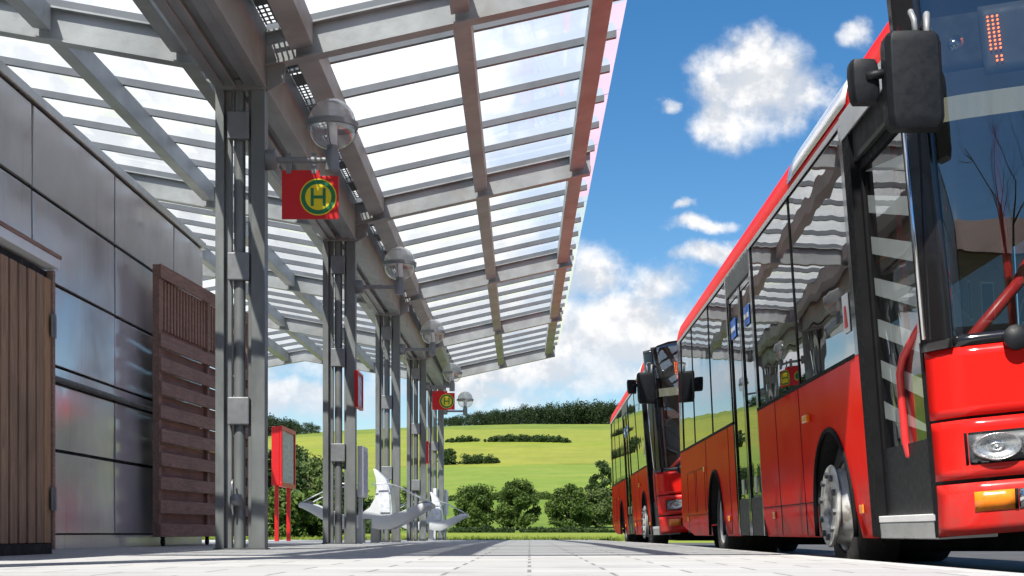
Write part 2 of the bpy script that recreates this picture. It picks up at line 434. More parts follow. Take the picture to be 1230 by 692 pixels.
rows_ = []
for y in ys:
    w = max(60, abs(y)); rr = []
    for q in us:
        x = q*w
        z = terrain_z(x, y)
        if y < 40: z = -.45
        rr.append((x, y, z))
    rows_.append(rr)
tag(mb.grid(rows_).build('terrain', field_mat(), smooth=True), kind='structure')

def paving_mat():
    m = bpy.data.materials.new('concrete_paving'); n, l = nt(m); b = NB(m.node_tree)
    out = b('ShaderNodeOutputMaterial'); geo = b('ShaderNodeNewGeometry'); P = geo.outputs['Position']
    br = b('ShaderNodeTexBrick', {'Vector': P, 'Color1': (.345,.342,.335,1), 'Color2': (.405,.402,.395,1), 'Mortar': (.14,.138,.135,1), 'Scale': 1., 'Mortar Size': .008, 'Mortar Smooth': .2, 'Brick Width': .6, 'Row Height': .4, 'Bias': 0.})
    br.offset = .5
    d = b.noise(P, 1.3, 7, .65); g = b.noise(P, 22., 5, .6)
    c = b.mixc(b.smooth(d, .48, .72, 0, .6), br.outputs[0], (.20,.20,.197))
    c = b.mixc(b.lin(g, .3, .7, 0, .2), c, (.44,.44,.435))
    sp_ = b.noise(P, 55., 2, .5)
    c = b.mixc(b.smooth(sp_, .70, .76, 0, .5), c, (.12,.11,.10))
    p = b('ShaderNodeBsdfPrincipled', {'Base Color': c, 'Roughness': .78, 'Specular IOR Level': .3})
    h = b.math('SUBTRACT', b.math('MULTIPLY', g, .3), br.outputs['Fac'])
    bp = b('ShaderNodeBump', {'Height': h, 'Strength': .7, 'Distance': .006})
    l.new(bp.outputs[0], p.inputs['Normal']); l.new(p.outputs[0], out.inputs[0]); return m
KX = 1.80
def pz(y): return -.0026*max(0, y-18)
M['paving'] = paving_mat()
mb = MB()
xs = [-14,-9,-6]+[-5+.4*i for i in range(17)]+[KX-.16]
rows_ = [[(x, y, pz(y) - .0015 + .0012*math.sin(x*1.7+y*.6)) for x in xs] for y in [-8,-4]+[-2+.8*i for i in range(52)]]
yend = rows_[-1][0][1]
pv = MB().grid(rows_).build('platform', M['paving'], smooth=True); tag(pv, kind='structure')
mb = MB()
ky = -6.0
while ky < yend:
    a, c = ky+.006, min(ky+1.0, yend)-.006
    q = pz(a); poly = [(KX-.158,a,-.3),(KX+.02,a,-.3),(KX,a,q-.03),(KX-.025,a,q),(KX-.158,a,q+.001)]
    mb.prism(poly, (0,c-a,0)); ky += 1.0
kmat = mat('kerb_stone', (.44,.435,.42), .75, 0, .18, 3., bump=.25, bscale=30, dirt=((.22,.20,.18), 4., .55, .5))
tag(mb.build('kerb', kmat, bevel=.006), kind='structure')
mb = MB().box(-14, KX-.16, yend, yend+.08, -.4, pz(yend)+.002)
tag(mb.build('platform_edge', kmat), kind='structure')
amat = mat('asphalt', (.060,.060,.062), .8, 0, .25, 2., bump=.5, bscale=60, dirt=((.10,.10,.10), .7, .5, .6))
mb = MB().grid([[(x, y, -.16 + (0 if x < 9 else 0)) for x in (KX+.018, 4, 8, 14)] for y in (-10, 0, 10, 20, 30, 38, 44)])
tag(mb.build('road', amat), kind='structure')
tag(MB().box(14, 14.2, -10, 44, -.3, -.02).build('far_kerb', kmat), kind='structure')
# grass blades on the verge just past the platform
mb = MB(); rg = random.Random(3)
for i in range(16000):
    y = yend + .1 + 22*rg.random()**1.6; x = rg.uniform(-.26, .075)*y
    z = -.09; h = rg.uniform(.03,.10)*(1 if rg.random() < .9 else 1.8); w = rg.uniform(.012,.03); a = rg.uniform(0, PI)
    dx, dy = math.cos(a)*w, math.sin(a)*w; lx, ly = rg.gauss(0,.05), rg.gauss(0,.05)
    mb.add([(x-dx,y-dy,z),(x+dx,y+dy,z),(x+lx,y+ly,z+h)], [(0,1,2)])
tag(mb.build('grass', M['grass_blade']), 'short yellowish green grass on the verge beyond the platform end', 'grass', kind='stuff')

# ------------------------------------------------------------------ canopy
COLY = [12.25 + 6.33*i for i in range(5)]
D = 6.33
BX0, BX1 = -2.71, -2.29
def sh(y): return -.0062*(y-12.25)              # the right wing narrows slightly along its length
def zR(x): return 4.19 + .222*(x-BX1)
def zL(x): return 4.16 + .175*(BX0-x) if x > -6.0 else 4.16 + .175*(BX0+6.0) + .175*(x+6.0)
XE = .90
XL = -7.6
can = thing('canopy', (-2.5, 12.25, 0), 'grey steel bus station canopy with glass roof wings over a row of columns', 'canopy')
RY = [COLY[0] + D*(i-1) for i in range(6)]
yA, yB = RY[0]-1.0, RY[-1]+.55
# longitudinal beam: two channels back to back
mb = MB()
for (a, c, lip) in ((BX0, -2.55, 1), (-2.47, BX1, 0)):
    mb.box(a, c, yA, yB-.25, 4.02, 4.55)
mb.box(-2.56, -2.46, yA+.01, yB-.27, 4.07, 4.5)
mb.box(BX0-.02, -2.64, yA, yB-.25, 4.0, 4.018)
mb.box(-2.575, -2.535, yA, yB-.25, 4.0, 4.018)
mb.box(-2.36, BX1+.012, yA, yB-.25, 4.0, 4.018)
mb.build('beam', M['steel'], can, bevel=.006)
# columns
c0 = None
for i, y in enumerate([COLY[0]-D] + COLY):
    if c0 is None:
        c0 = sub('column', can, (-2.5, y, 0))
        p = MB().box(BX0-.01, -2.645, y-.075, y+.075, -.09, 4.0); p.box(-2.645, -2.588, y-.02, y+.05, -.09, 3.98)
        p.build('profile', M['steel_col'], c0, bevel=.005)
        p = MB().box(-2.41, BX1, y-.075, y+.075, -.09, 4.0); p.box(-2.445, -2.41, y-.02, y+.05, -.09, 3.98)
        p.build('profile', M['steel_col'], c0, bevel=.005)
        MB().tube([(-2.522,y,-.09),(-2.522,y,4.0)], .05, 18).build('pipe', M['steel_col'], c0, smooth=True, autos=40)
        for z in (1.08, 2.33, 3.55):
            MB().box(-2.612, -2.425, y-.095, y-.02, z, z+.24).build('clamp', M['cast'], c0, bevel=.01)
        MB().box(BX0-.02, BX1+.01, y-.10, y+.10, -.01, .012).build('base_plate', M['steel_dark'], c0)
        MB().box(BX0+.01, BX1-.005, y-.10, y+.10, 3.98, 4.06).build('head_plate', M['steel'], c0)
    else:
        c = dup(c0, can); c.location = Vector((-2.5, y, 0)) - can.location
        if i == 1:
            p = MB().lathe([(0,-.05),(.045,-.05),(.055,-.02),(.055,.02),(.045,.05),(0,.05)], (-2.535,y-.09,.43), (0,0,1), 16)
            p.build('valve', M['cast'], c, smooth=True)
            MB().tube([(-2.565,y-.10,.60),(-2.565,y-.12,.57),(-2.565,y-.12,.36),(-2.56,y-.10,.30)], .009, 8).build('wire', M['alu'], c, smooth=True)
# rafters: I-section
def rafter(xs_, zf, y, dep=.30, w=.15, tf=.016):
    m = MB()
    for (a, c, z0, z1) in ((-w/2, w/2, 0, tf), (-.012, .012, tf, dep-tf), (-w/2, w/2, dep-tf, dep)):
        for x0, x1 in zip(xs_, xs_[1:]):
            m.hexa([(x0,y+a,zf(x0)+z0),(x1,y+a,zf(x1)+z0),(x1,y+c,zf(x1)+z0),(x0,y+c,zf(x0)+z0)],
                   [(x0,y+a,zf(x0)+z1),(x1,y+a,zf(x1)+z1),(x1,y+c,zf(x1)+z1),(x0,y+c,zf(x0)+z1)])
    return m
for y in RY:
    rafter([BX1+.001, XE-.06+sh(y)], zR, y).build('rafter', M['steel'], can)
    rafter([XL, -6.0, BX0-.001], zL, y).build('rafter', M['steel'], can)
    # gusset under the right rafter
    MB().prism([(BX1+.002,y-.012,4.20),(BX1+.002,y-.012,3.98),(BX1+.16,y-.012,4.07),(BX1+.16,y-.012,4.225)], (0,.024,0)).build('gusset', M['steel'], can)
    MB().prism([(BX0-.002,y-.012,4.165),(BX0-.12,y-.012,4.175),(BX0-.10,y-.012,4.08),(BX0-.002,y-.012,4.02)], (0,.024,0)).build('gusset', M['steel'], can)
def slant_box(m, x0, x1, xa, xb, y0, y1, zf, d0, d1):
    """box along Y from y0 to y1; x shifted by xa at y0 and xb at y1"""
    m.hexa([(x0+xa,y0,zf(x0+xa)+d0),(x1+xa,y0,zf(x1+xa)+d0),(x1+xb,y1,zf(x1+xb)+d0),(x0+xb,y1,zf(x0+xb)+d0)],
           [(x0+xa,y0,zf(x0+xa)+d1),(x1+xa,y0,zf(x1+xa)+d1),(x1+xb,y1,zf(x1+xb)+d1),(x0+xb,y1,zf(x0+xb)+d1)])
for i, (y0, y1) in enumerate(zip(RY, RY[1:])):
    a, c = y0+.08, y1-.08
    for xc, w in ((-1.97,.19),(-.60,.16),(XE-.24,.19)):
        m = MB(); s0, s1 = sh(a), sh(c)
        slant_box(m, xc-w/2, xc+w/2, s0, s1, a, c, zR, .075, .30)
        m.build('purlin', M['steel'], can, bevel=.006)
    for xc, w in ((-3.03,.15),(-4.22,.16),(-5.5,.16),(-6.5,.16)):
        m = MB(); slant_box(m, xc-w/2, xc+w/2, 0, 0, a, c, zL, .075, .30)
        m.build('purlin', M['steel'], can, bevel=.006)
    m = MB(); slant_box(m, BX1+.004, BX1+.30, 0, 0, a, c, zR, .345, .349)
    m.build('perforated_sheet', M['perf'], can)
NB_ = 6; gy = []
for y0 in RY[:-1]:
    for k in range(NB_): gy.append(y0 + D*k/NB_)
gy.append(RY[-1])
for y in gy:
    for xs_, zf in (([BX1+.004, XE+sh(y)], zR), ([XL, -6.0, BX0-.004], zL)):
        m = MB()
        for x0, x1 in zip(xs_, xs_[1:]):
            m.hexa([(x0,y-.03,zf(x0)+.302),(x1,y-.03,zf(x1)+.302),(x1,y+.03,zf(x1)+.302),(x0,y+.03,zf(x0)+.302)],
                   [(x0,y-.03,zf(x0)+.375),(x1,y-.03,zf(x1)+.375),(x1,y+.03,zf(x1)+.375),(x0,y+.03,zf(x0)+.375)])
        m.build('glazing_bar', M['bar'], can)
rp = random.Random(11)
for y0, y1 in zip(gy, gy[1:] + [gy[-1]+.6]):
    a, c = y0+.004, y1-.004
    dz = rp.uniform(-.003,.003)
    xs_ = [BX1-.02, XE+.05]
    m = MB().grid([[(xs_[0], yy, zR(xs_[0])+.380+dz), (xs_[1]+sh(yy), yy, zR(xs_[1]+sh(yy))+.380+dz)] for yy in (a, c)])
    m.build('glass_pane', M['canopy_glass'], can)
    m = MB().grid([[(x, yy, zL(x)+.380+dz) for x in (XL-.1, -6.0, BX0)] for yy in (a, c)])
    m.build('glass_pane', M['canopy_glass'], can)
# gutter lid over the main beam
MB().box(BX0+.03, BX1-.03, yA, yB, 4.552, 4.56).build('gutter_cover', M['steel_dark'], can)

# ------------------------------------------------------------------ lamps
def make_lamp(y, label):
    t = thing('platform_lamp', (BX1, y, 3.39), label, 'lamp', 'globe lamps along the canopy columns')
    x = BX1 + .002; z = 3.39
    MB().lathe([(0,0),(.085,0),(.09,.01),(.09,.085),(.07,.10),(0,.10)], (x,y,z), (1,0,0), 24).build('wall_mount', M['cast'], t, smooth=True, autos=35)
    MB().tube([(x+.09,y,z),(x+.54,y,z)], .027, 14).build('arm', M['cast'], t, smooth=True, autos=40)
    lx = x + .57
    MB().lathe([(0,-.10),(.056,-.10),(.06,-.095),(.06,.07),(.05,.09),(.045,.11),(.05,.125),(0,.125)], (lx,y,z), (0,0,1), 20).build('lamp_stem', M['cast'], t, smooth=True, autos=35)
    zr = z + .30
    MB().lathe([(.205,-.025),(.225,-.022),(.228,.022),(.205,.025),(.200,0),(.205,-.025)], (lx,y,zr), (0,0,1), 36).build('ring', M['cast'], t, smooth=True, autos=35)
    MB().lathe([(.205*math.cos(a), .205*math.sin(a)) for a in [PI/2*k/9 for k in range(10)]], (lx,y,zr+.022), (0,0,1), 36).build('dome', M['lamp_cap'], t, smooth=True)
    MB().lathe([(.198*math.cos(a)**.8 if k < 9 else .05, -.185*math.sin(a)) for k, a in [(k, PI/2*k/9) for k in range(10)]], (lx,y,zr-.02), (0,0,1), 36).build('bowl', M['lamp_glass'], t, smooth=True)
    MB().lathe([(0,0),(.045,0),(.045,.17),(.035,.19),(0,.19)], (lx,y,z+.126), (0,0,1), 20).build('bulb_tube', M['white'], t, smooth=True, autos=40)
    for k in range(3):
        a = 2*PI*k/3 + .5
        pts = []
        for q in range(8):
            e = PI/2*q/7
            rr = .222*math.cos(e) + .055*(1-math.cos(e)); pts.append((lx+rr*math.cos(a), y+rr*math.sin(a), zr-.02-.17*math.sin(e)))
        MB().tube(pts, .006, 6).build('guard_wire', M['cast'], t, smooth=True)
    return t
LL = ['globe lamp on the nearest column, above the larger bus stop sign', 'second globe lamp, bare arm on the column with the white timetable box',
      'third globe lamp from the camera, on the column behind the first bench', 'globe lamp directly above the small far bus stop sign', 'smallest globe lamp, hanging on the last column beyond the far sign']
l0 = None
for y, lab in zip(COLY, LL):
    if l0 is None: l0 = make_lamp(y, lab)
    else:
        c = dup(l0); c.location = (BX1, y, 3.39); c['label'] = lab

# ------------------------------------------------------------------ bus stop signs
def make_sign(y, label):
    t = thing('bus_stop_sign', (BX1+.4, y, 3.3), label, 'sign', 'bus stop signs on lamp arms')
    x0 = BX1 + .135; x1 = x0 + .495; zt = 3.30; zb = 2.875; xn = x0+.33
    MB().prism([(x0,y-.012,zb),(x1,y-.012,zb),(x1,y-.012,zt-.05),(xn,y-.012,zt-.05),(xn,y-.012,zt),(x0,y-.012,zt)], (0,.024,0)).build('plate', M['sign_red'], t, bevel=.003)
    cx, cz = x0+.318, zb+.19
    e = MB().lathe([(0,0),(.160,0),(.160,.0015),(0,.0015)], (cx,y-.0125,cz), (0,-1,0), 48).build('emblem', M['yellow'], t)
    MB().lathe([(.114,.0015),(.150,.0015),(.150,.003),(.114,.003)], (cx,y-.0125,cz), (0,-1,0), 48).build('ring', M['green'], e)
    h = MB()
    for sx in (-1, 1): h.box(cx+sx*.052-.013, cx+sx*.052+.013, y-.0165, y-.0142, cz-.078, cz+.078)
    h.box(cx-.039, cx+.039, y-.0165, y-.0142, cz-.013, cz+.013)
    h.build('letter', M['green'], e)
    for xc in (x0+.06, x0+.28):
        m = MB().lathe([(.030,-.022),(.036,-.022),(.036,.022),(.030,.022),(.030,-.022)], (xc,y,3.39), (1,0,0), 18)
        m.box(xc-.022, xc+.022, y-.016, y+.016, 3.27, 3.358); m.box(xc-.02, xc+.02, y-.01, y+.01, 3.424, 3.45)
        m.build('pipe_clip', M['cast'], t)
    return t
s0 = make_sign(COLY[0], 'large red sign with green and yellow round H emblem on the nearest column')
s1 = dup(s0); s1.location = (BX1+.4, COLY[3], 3.3); s1['label'] = 'small far red sign with round H emblem on the fourth column'

# ------------------------------------------------------------------ timetable frames on columns
def wall_frame(y, z0, z1, label, side=1):
    t = thing('notice_board', (BX1, y, z0), label, 'notice frame', 'red framed notices on columns')
    x = BX1 + .012
    m = MB(); f = .035
    m.box(x, x+.05, y-.30, y+.30, z0, z0+f); m.box(x, x+.05, y-.30, y+.30, z1-f, z1); m.box(x, x+.05, y-.30, y-.30+f, z0+f, z1-f); m.box(x, x+.05, y+.30-f, y+.30, z0+f, z1-f)
    m.build('frame', M['sign_red'], t, bevel=.004)
    MB().box(x+.002, x+.03, y-.27, y+.27, z0+f, z1-f).build('notice', M['paper'], t)
    MB().box(BX1-.01, x+.002, y-.05, y+.05, z0+.15, z1-.15).build('bracket', M['cast'], t)
wall_frame(COLY[1], 1.78, 2.26, 'red framed notice high on the second column')
wall_frame(COLY[3], 1.68, 2.16, 'tiny red framed notice on the fourth column, below the far sign')
def timetable(y, label, dx=0):
    t = thing('timetable_box', (BX1+dx, y, 0), label, 'timetable', 'pale timetable boxes on columns')
    x = BX1 + .004 + dx
    MB().box(x, x+.08, y+.10, y+.62, .62, 1.30).build('case', M['white'], t, bevel=.01)
    MB().box(x+.08, x+.086, y+.14, y+.58, .68, 1.24).build('paper', M['paper'], t)
    MB().box(x+.002, x+.05, y+.2, y+.30, -.08, .62).build('stand', M['lightgrey'], t)
timetable(COLY[1], 'pale upright timetable box beside the second column')
timetable(COLY[4], 'far pale timetable box at the last column behind the far bench')
timetable(COLY[4]-1.0, 'pale timetable box just ahead of the last column')
bpy.data.objects['timetable_box.002'].location.x += -.22

# ------------------------------------------------------------------ benches
def make_bench(y, label):
    cx = -2.52
    t = thing('bench', (cx, y, 0), label, 'bench', 'winged metal benches between columns')
    def seat(sgn):
        top = [(.10,.42),(.22,.405),(.38,.42),(.55,.475),(.72,.545),(.86,.595),(.96,.605),(1.02,.590)]
        th = [.20,.21,.22,.20,.165,.13,.09,.055]
        rows = []
        for (x, z), h in zip(top, th):
            X = cx + sgn*x
            rows.append([(X,y-.42,z),(X,y-.44,z-h*.5),(X,y-.40,z-h),(X,y+.40,z-h),(X,y+.44,z-h*.5),(X,y+.42,z),(X,y-.42,z)])
        m = MB().grid(rows)
        for r in (rows[0], rows[-1]): m.add(r[:-1], [tuple(range(6))])
        return m
    for sgn in (-1, 1):
        seat(sgn).build('seat', M['lightgrey'], t, smooth=True, autos=50)
    # back: a curved blade rising from the middle
    prof = [(.22,.36,-.46),(.225,.43,-.24),(.225,.54,-.09),(.215,.68,-.015),(.185,.84,.01),(.12,.99,-.005),(.01,1.13,-.05)]
    rows = []
    for (xr, z, xl) in prof:
        k = max(.12, 1-(z-.36)/.9); hw = .10*k + .24
        xa, xb = cx+xl+.15, cx+xr+.17
        rows.append([(xa,y-hw,z),(xb,y-hw,z),(xb,y+hw,z),(xa,y+hw,z),(xa,y-hw,z)])
    rows[-1] = [(cx+.10,y-.22,1.14),(cx+.14,y-.22,1.13),(cx+.14,y+.22,1.13),(cx+.10,y+.22,1.14),(cx+.10,y-.22,1.14)]
    m = MB().grid(rows); m.add(rows[0][:-1], [(0,1,2,3)]); m.add(rows[-1][:-1], [(3,2,1,0)])
    m.build('backrest', M['lightgrey'], t, smooth=True, autos=45)
    MB().prism([(cx+.22,y-.335,.46),(cx+.37,y-.335,.46),(cx+.365,y-.318,.68),(cx+.33,y-.29,.86),(cx+.20,y-.285,.92),(cx+.19,y-.312,.66)], (0,-.02,0)).build('slatted_panel', M['paper'], t)
    for sgn in (-1, 1):
        for dy in (-.40, .40):
            pts = [(cx+sgn*(.10+.92*q), y+dy, .88+.045*math.sin(PI*min(1,q*1.6))-.30*q**1.9) for q in [k/10 for k in range(11)]]
            MB().tube(pts, .010, 8).build('armrest', M['alu'], t, smooth=True)
        MB().box(cx+sgn*.88-.06, cx+sgn*.88+.08, y-.42, y-.37, .555, .625).build('arm_socket', M['cast'], t, bevel=.01)
    for dy in (-.05,):
        for dx in (-.11, .11):
            MB().box(cx+dx-.065, cx+dx+.065, y+dy-.05, y+dy+.05, -.08, .37).build('leg', M['lightgrey'], t, bevel=.008)
make_bench(22.0, 'pale winged bench with curved backrest between the second and third columns')
bench_children = None
make_bench(34.4, 'far pale winged bench near the last column')

# ------------------------------------------------------------------ clad building on the left
bl = thing('clad_building', (-4.1, 8, 0), 'low building faced with stained grey metal panels along the left of the platform', 'building')
WX = -4.12; WE = 17.75
MB().box(-9, WX-.04, -3, WE-.03, 0, 3.74).build('wall_core', M['under'], bl)
rowsz = [(.14,.845),(.875,1.435),(1.605,2.285),(2.315,2.985),(3.02,3.695)]
vj = [WE]; 
while vj[-1] > 0: vj.append(WE - 1.45 if len(vj) == 1 else vj[-1]-2.32)
rb = random.Random(5)
for z0, z1 in rowsz:
    for a, c in zip(vj[1:], vj):
        y0, y1 = a+.026, c-.026
        q = [rb.uniform(-.006,.006) for _ in range(4)]
        MB().hexa([(WX-.03,y0,z0),(WX+q[0],y0,z0),(WX+q[1],y1,z0),(WX-.03,y1,z0)],
                  [(WX-.03,y0,z1),(WX+q[2],y0,z1),(WX+q[3],y1,z1),(WX-.03,y1,z1)]).build('panel', M['clad'], bl, bevel=.004)
MB().box(WX-.03, WX-.002, -3, WE-.01, 1.46, 1.58).build('band', M['clad'], bl)
MB().tube([(WX+.05,-3,1.47),(WX+.05,WE-.3,1.47)], .025, 10).build('handrail', M['steel_dark'], bl, smooth=True)
MB().box(WX-.03, WX-.01, -3, WE-.01, 0, .125).build('plinth', M['clad'], bl)
MB().box(-9.02, WX+.035, -3, WE+.03, 3.715, 3.80).build('coping', M['alu'], bl, bevel=.006)
MB().box(-9, WX-.03, WE-.03, WE, 0, 3.71).build('end_wall', M['clad'], bl)

# slatted cabinet at the very left
cb = thing('slatted_cabinet', (-3.3, 8.5, 0), 'brown slatted timber cabinet with metal top at the left edge', 'cabinet')
CX, CY1 = -3.32, 9.82
MB().box(WX+.06, CX-.035, 6.0, CY1-.03, .04, 1.96).build('carcass', M['under'], cb)
k = 0; y = CY1-.055
while y > 6.1:
    MB().box(CX-.03, CX+rb.uniform(-.004,.006), y-.125, y, .075, 1.90).build('slat', M['pine' if k == 0 else 'wood_v'], cb, bevel=.004)
    y -= .162; k += 1
MB().box(CX-.04, CX+.012, CY1-.045, CY1, .03, 1.97).build('corner_post', M['wood_h'], cb, bevel=.004)
MB().box(CX-.03, CX+.004, 6, CY1-.05, .0, .07).build('plinth', M['under'], cb)
MB().box(WX+.05, CX+.035, 5.95, CY1+.03, 1.985, 2.055).build('flashing', M['white'], cb, bevel=.004)
MB().box(WX+.05, CX+.045, 5.94, CY1+.04, 2.056, 2.082).build('lid', M['wood_h'], cb, bevel=.004)
for z in (.30, 1.50):
    m = MB().box(CX+.013, CX+.02, CY1-.10, CY1+.0, z, z+.16); m.tube([(CX+.022,CY1-.048,z),(CX+.022,CY1-.048,z+.16)], .01, 8)
    m.build('hinge', M['cast'], cb)

# slatted screen on casters
sc = thing('timber_screen', (-3.9, 14.8, 0), 'dark brown slatted timber screen on small casters against the metal wall', 'screen')
A_ = Vector((-3.92, 14.85, 0)); B_ = Vector((-3.66, 18.3, 0)); U = (B_-A_).normalized(); N_ = Vector((U.y, -U.x, 0)); LEN = (B_-A_).length
def sbox(m, u0, u1, z0, z1, n0, n1):
    q = [A_+U*u0+N_*n0, A_+U*u1+N_*n0, A_+U*u1+N_*n1, A_+U*u0+N_*n1]
    m.hexa([(p.x,p.y,z0) for p in q], [(p.x,p.y,z1) for p in q]); return m
ZT = 2.98
for u_ in (0, LEN/2-.04, LEN-.08):
    sbox(MB(), u_, u_+.08, .10, ZT, -.06, .012).build('post', M['wood_h'], sc, bevel=.004)
sbox(MB(), -.01, LEN+.01, ZT-.14, ZT+.005, .013, .035).build('top_rail', M['wood_h'], sc, bevel=.004)
nb = 9; pitch = (2.36-.10)/nb
for i in range(nb):
    z0 = .10 + i*pitch
    sbox(MB(), rb.uniform(-.03,0), LEN+rb.uniform(0,.03), z0, z0+pitch*.56, .0125, .04+rb.uniform(0,.006)).build('board', M['wood_h'], sc, bevel=.004)
    sbox(MB(), .085, LEN-.085, z0+pitch*.50, z0+pitch*1.03, -.055, -.035).build('board', M['wood_h'], sc)
for i in range(30):
    u_ = .12 + i*(LEN-.3)/30
    if abs(u_+.03-LEN/2) < .07: continue
    sbox(MB(), u_, u_+.055, 2.31, ZT-.135, -.03, -.005).build('slat', M['wood_h'], sc)
for u_ in (.15, 1.7, LEN-.2):
    p = A_+U*u_
    m = MB().lathe([(0,-.015),(.04,-.015),(.045,0),(.04,.015),(0,.015)], (p.x,p.y,.046), N_, 16); m.box(p.x-.02, p.x+.02, p.y-.03, p.y+.03, .085, .1)
    m.build('caster', M['rubber'], sc, smooth=True, autos=40)

# red poster case on two legs
pc = thing('poster_case', (-5.2, 29, -.03), 'red glazed poster case standing on two red legs on the grass', 'display case')
X0, X1, Y0, Y1 = -5.32, -5.12, 29.0, 30.7
MB().box(X0, X1-.03, Y0, Y1, 1.12, 2.34).build('case', M['sign_red'], pc, bevel=.012)
m = MB(); f = .09
m.box(X1-.029, X1+.02, Y0-.01, Y1+.01, 1.10, 1.10+f); m.box(X1-.029, X1+.02, Y0-.01, Y1+.01, 2.36-f, 2.36); m.box(X1-.029, X1+.02, Y0-.01, Y0+f, 1.10+f, 2.36-f); m.box(X1-.029, X1+.02, Y1-f, Y1+.01, 1.10+f, 2.36-f)
m.build('frame', M['sign_red'], pc, bevel=.006)
MB().box(X1-.029, X1-.012, Y0+f, Y1-f, 1.10+f, 2.36-f).build('poster', M['paper'], pc)
MB().box(X1-.004, X1+.002, Y0+f, Y1-f, 1.10+f, 2.36-f).build('glass', M['case_glass'], pc)
for y in (Y0+.12, Y1-.16):
    MB().box(X0+.05, X0+.13, y-.04, y+.04, -.1, 1.12).build('leg', M['sign_red'], pc, bevel=.006)

#BUS
exec_bus = True
# ------------------------------------------------------------------ buses
BX, BY, BZ = 2.02, 6.85, -.16
BL = 11.75; BW = 2.5
TH0, TH1 = R(4.9), R(1.7)
def Bp(s, t, h):
    k = min(1, max(0, s/BL)); th = TH0 + (TH1-TH0)*k
    if h > 1.36: h = h + (h-1.36)*.055*k
    hh = h-.28
    return (BX + t*math.cos(th) - hh*math.sin(th), BY + s, BZ + .28 + t*math.sin(th) + hh*math.cos(th))
bus = thing('city_bus', (BX, BY, BZ), 'front red city bus, nearest, cropped by the right edge of the photo', 'bus', 'red city buses lined up at the kerb')
FW, RW, RAD = 2.42, 8.27, .48
def arch(s):
    h = .27
    for c, r in ((FW,.585),(RW,.57)):
        d = abs(s-c)
        if d < r: h = max(h, .40 + math.sqrt(max(0, r*r-d*d))*1.0)
    if s > 10.6: h = max(h, .27 + (s-10.6)*.12)
    return h
def seq(a, b_, step):
    n = max(1, round((b_-a)/step)); return [a + (b_-a)*i/n for i in range(n+1)]
D1 = (.12, 1.41); D2 = (5.22, 6.72)
def Ff(t, h):
    tt = min(t, BW-t); q = (t-1.25)/1.25
    c = max(0., (.16-tt)/.16)
    s = .20*q*q + .13*c*c - .27
    if h > 1.19: s += .10*((h-1.19)/1.9)**2
    if h < .55: s += .05*((.55-h)/.3)**2
    return s
# red shell: sides, roof, tail
body = MB()
for tside, rngs in ((0, [(D1[1], D2[0]), (D2[1], BL-.05)]), (BW, [(.06, BL-.05)])):
    for a, c in rngs:
        ss = seq(a, c, .04)
        lev = []
        sg = 1 if tside == 0 else -1
        for s in ss:
            lo = arch(s); hi = 1.36
            lev.append([Bp(s, tside + sg*(.035*max(0,(.5-h)/.24)**1.5), h) for h in [lo+(hi-lo)*j/6 for j in range(7)]])
        body.grid(lev if tside else lev)
sec = [(0,2.72),(.004,2.78),(.022,2.86),(.05,2.93),(.10,3.0),(.19,3.06),(.36,3.105),(.8,3.13),(1.25,3.14),(1.7,3.13),(2.14,3.105),(2.31,3.06),(2.40,3.0),(2.45,2.93),(2.478,2.86),(2.496,2.78),(2.5,2.72)]
body.grid([[Bp(s, t, h) for t, h in sec] for s in seq(.06, BL-.05, .4)])
# tail
def edge_in(h):
    return interp([(hh, tt) for tt, hh in sec[:9]], h) if h > 2.72 else 0.
def Rf(t):
    tt = min(t, BW-t); return -.05 + .06*(1-max(0,(.2-tt)/.2)**2)
body.grid([[Bp(BL + Rf(t) - .25*max(0,(h-2.6)/.5)**2, 1.25+(t-1.25)*(1-edge_in(h)/1.25), h) for t in [0,.02,.06,.12,.2,.5,1.25,2.0,2.3,2.38,2.44,2.48,2.5]] for h in [.42,.8,1.36,2.0,2.6,2.8,2.95,3.1]])
body.build('body', M['red'], bus, smooth=True, autos=50)
# white roof-edge hatch
hs = [(.000,2.775),(.018,2.86),(.046,2.93),(.096,3.0),(.187,3.063)]
MB().grid([[Bp(s, t-.003, h+.001) for t, h in hs] for s in seq(1.25, 3.2, .2)]).build('roof_hatch', M['roofwhite'], bus, smooth=True, solid=.003, solid_off=1)
# aluminium rail along the window top
MB().grid([[Bp(s, -.004, 2.70), Bp(s, -.004, 2.735)] for s in seq(D1[1]-.02, BL-.1, .4)]).build('cantrail_trim', M['alu'], bus, solid=.006)
MB().grid([[Bp(s, -.004, 1.35), Bp(s, -.004, 1.375)] for s in seq(D1[1]+.12, D2[0], .3)]).build('belt_trim', M['rubber'], bus, solid=.006)
MB().grid([[Bp(s, -.004, 1.35), Bp(s, -.004, 1.375)] for s in seq(D2[1], BL-.1, .3)]).build('belt_trim', M['rubber'], bus, solid=.006)
# side windows
def side_glass(a, c, name='window', t=.010, z0=1.365, z1=2.715, mat_='bus_glass'):
    return MB().grid([[Bp(s, t, h) for h in seq(z0, z1, .15)] for s in seq(a, c, .12)]).build(name, M[mat_], bus, smooth=True)
def side_post(a, c, z0=1.36, z1=2.72, t0=-.002, t1=.05, m='black', name='window_post'):
    mb = MB().grid([[Bp(a,t1,h),Bp(a,t0,h),Bp(c,t0,h),Bp(c,t1,h)] for h in seq(z0, z1, .3)])
    return mb.build(name, M[m], bus)
wl = [(1.50,3.28),(3.31,5.14)]
for a, c in wl: side_glass(a, c)
wr = [(6.80,8.3),(8.33,10.0),(10.03,11.3)]
for a, c in wr: side_glass(a, c)
for a, c in ((3.275,3.315),(8.295,8.335),(9.995,10.035)): side_post(a, c, t0=.004, m='rubber')
side_post(11.30, 11.66); side_post(5.14, 5.22); side_post(6.72, 6.80); side_post(D1[1]+.0, 1.50)
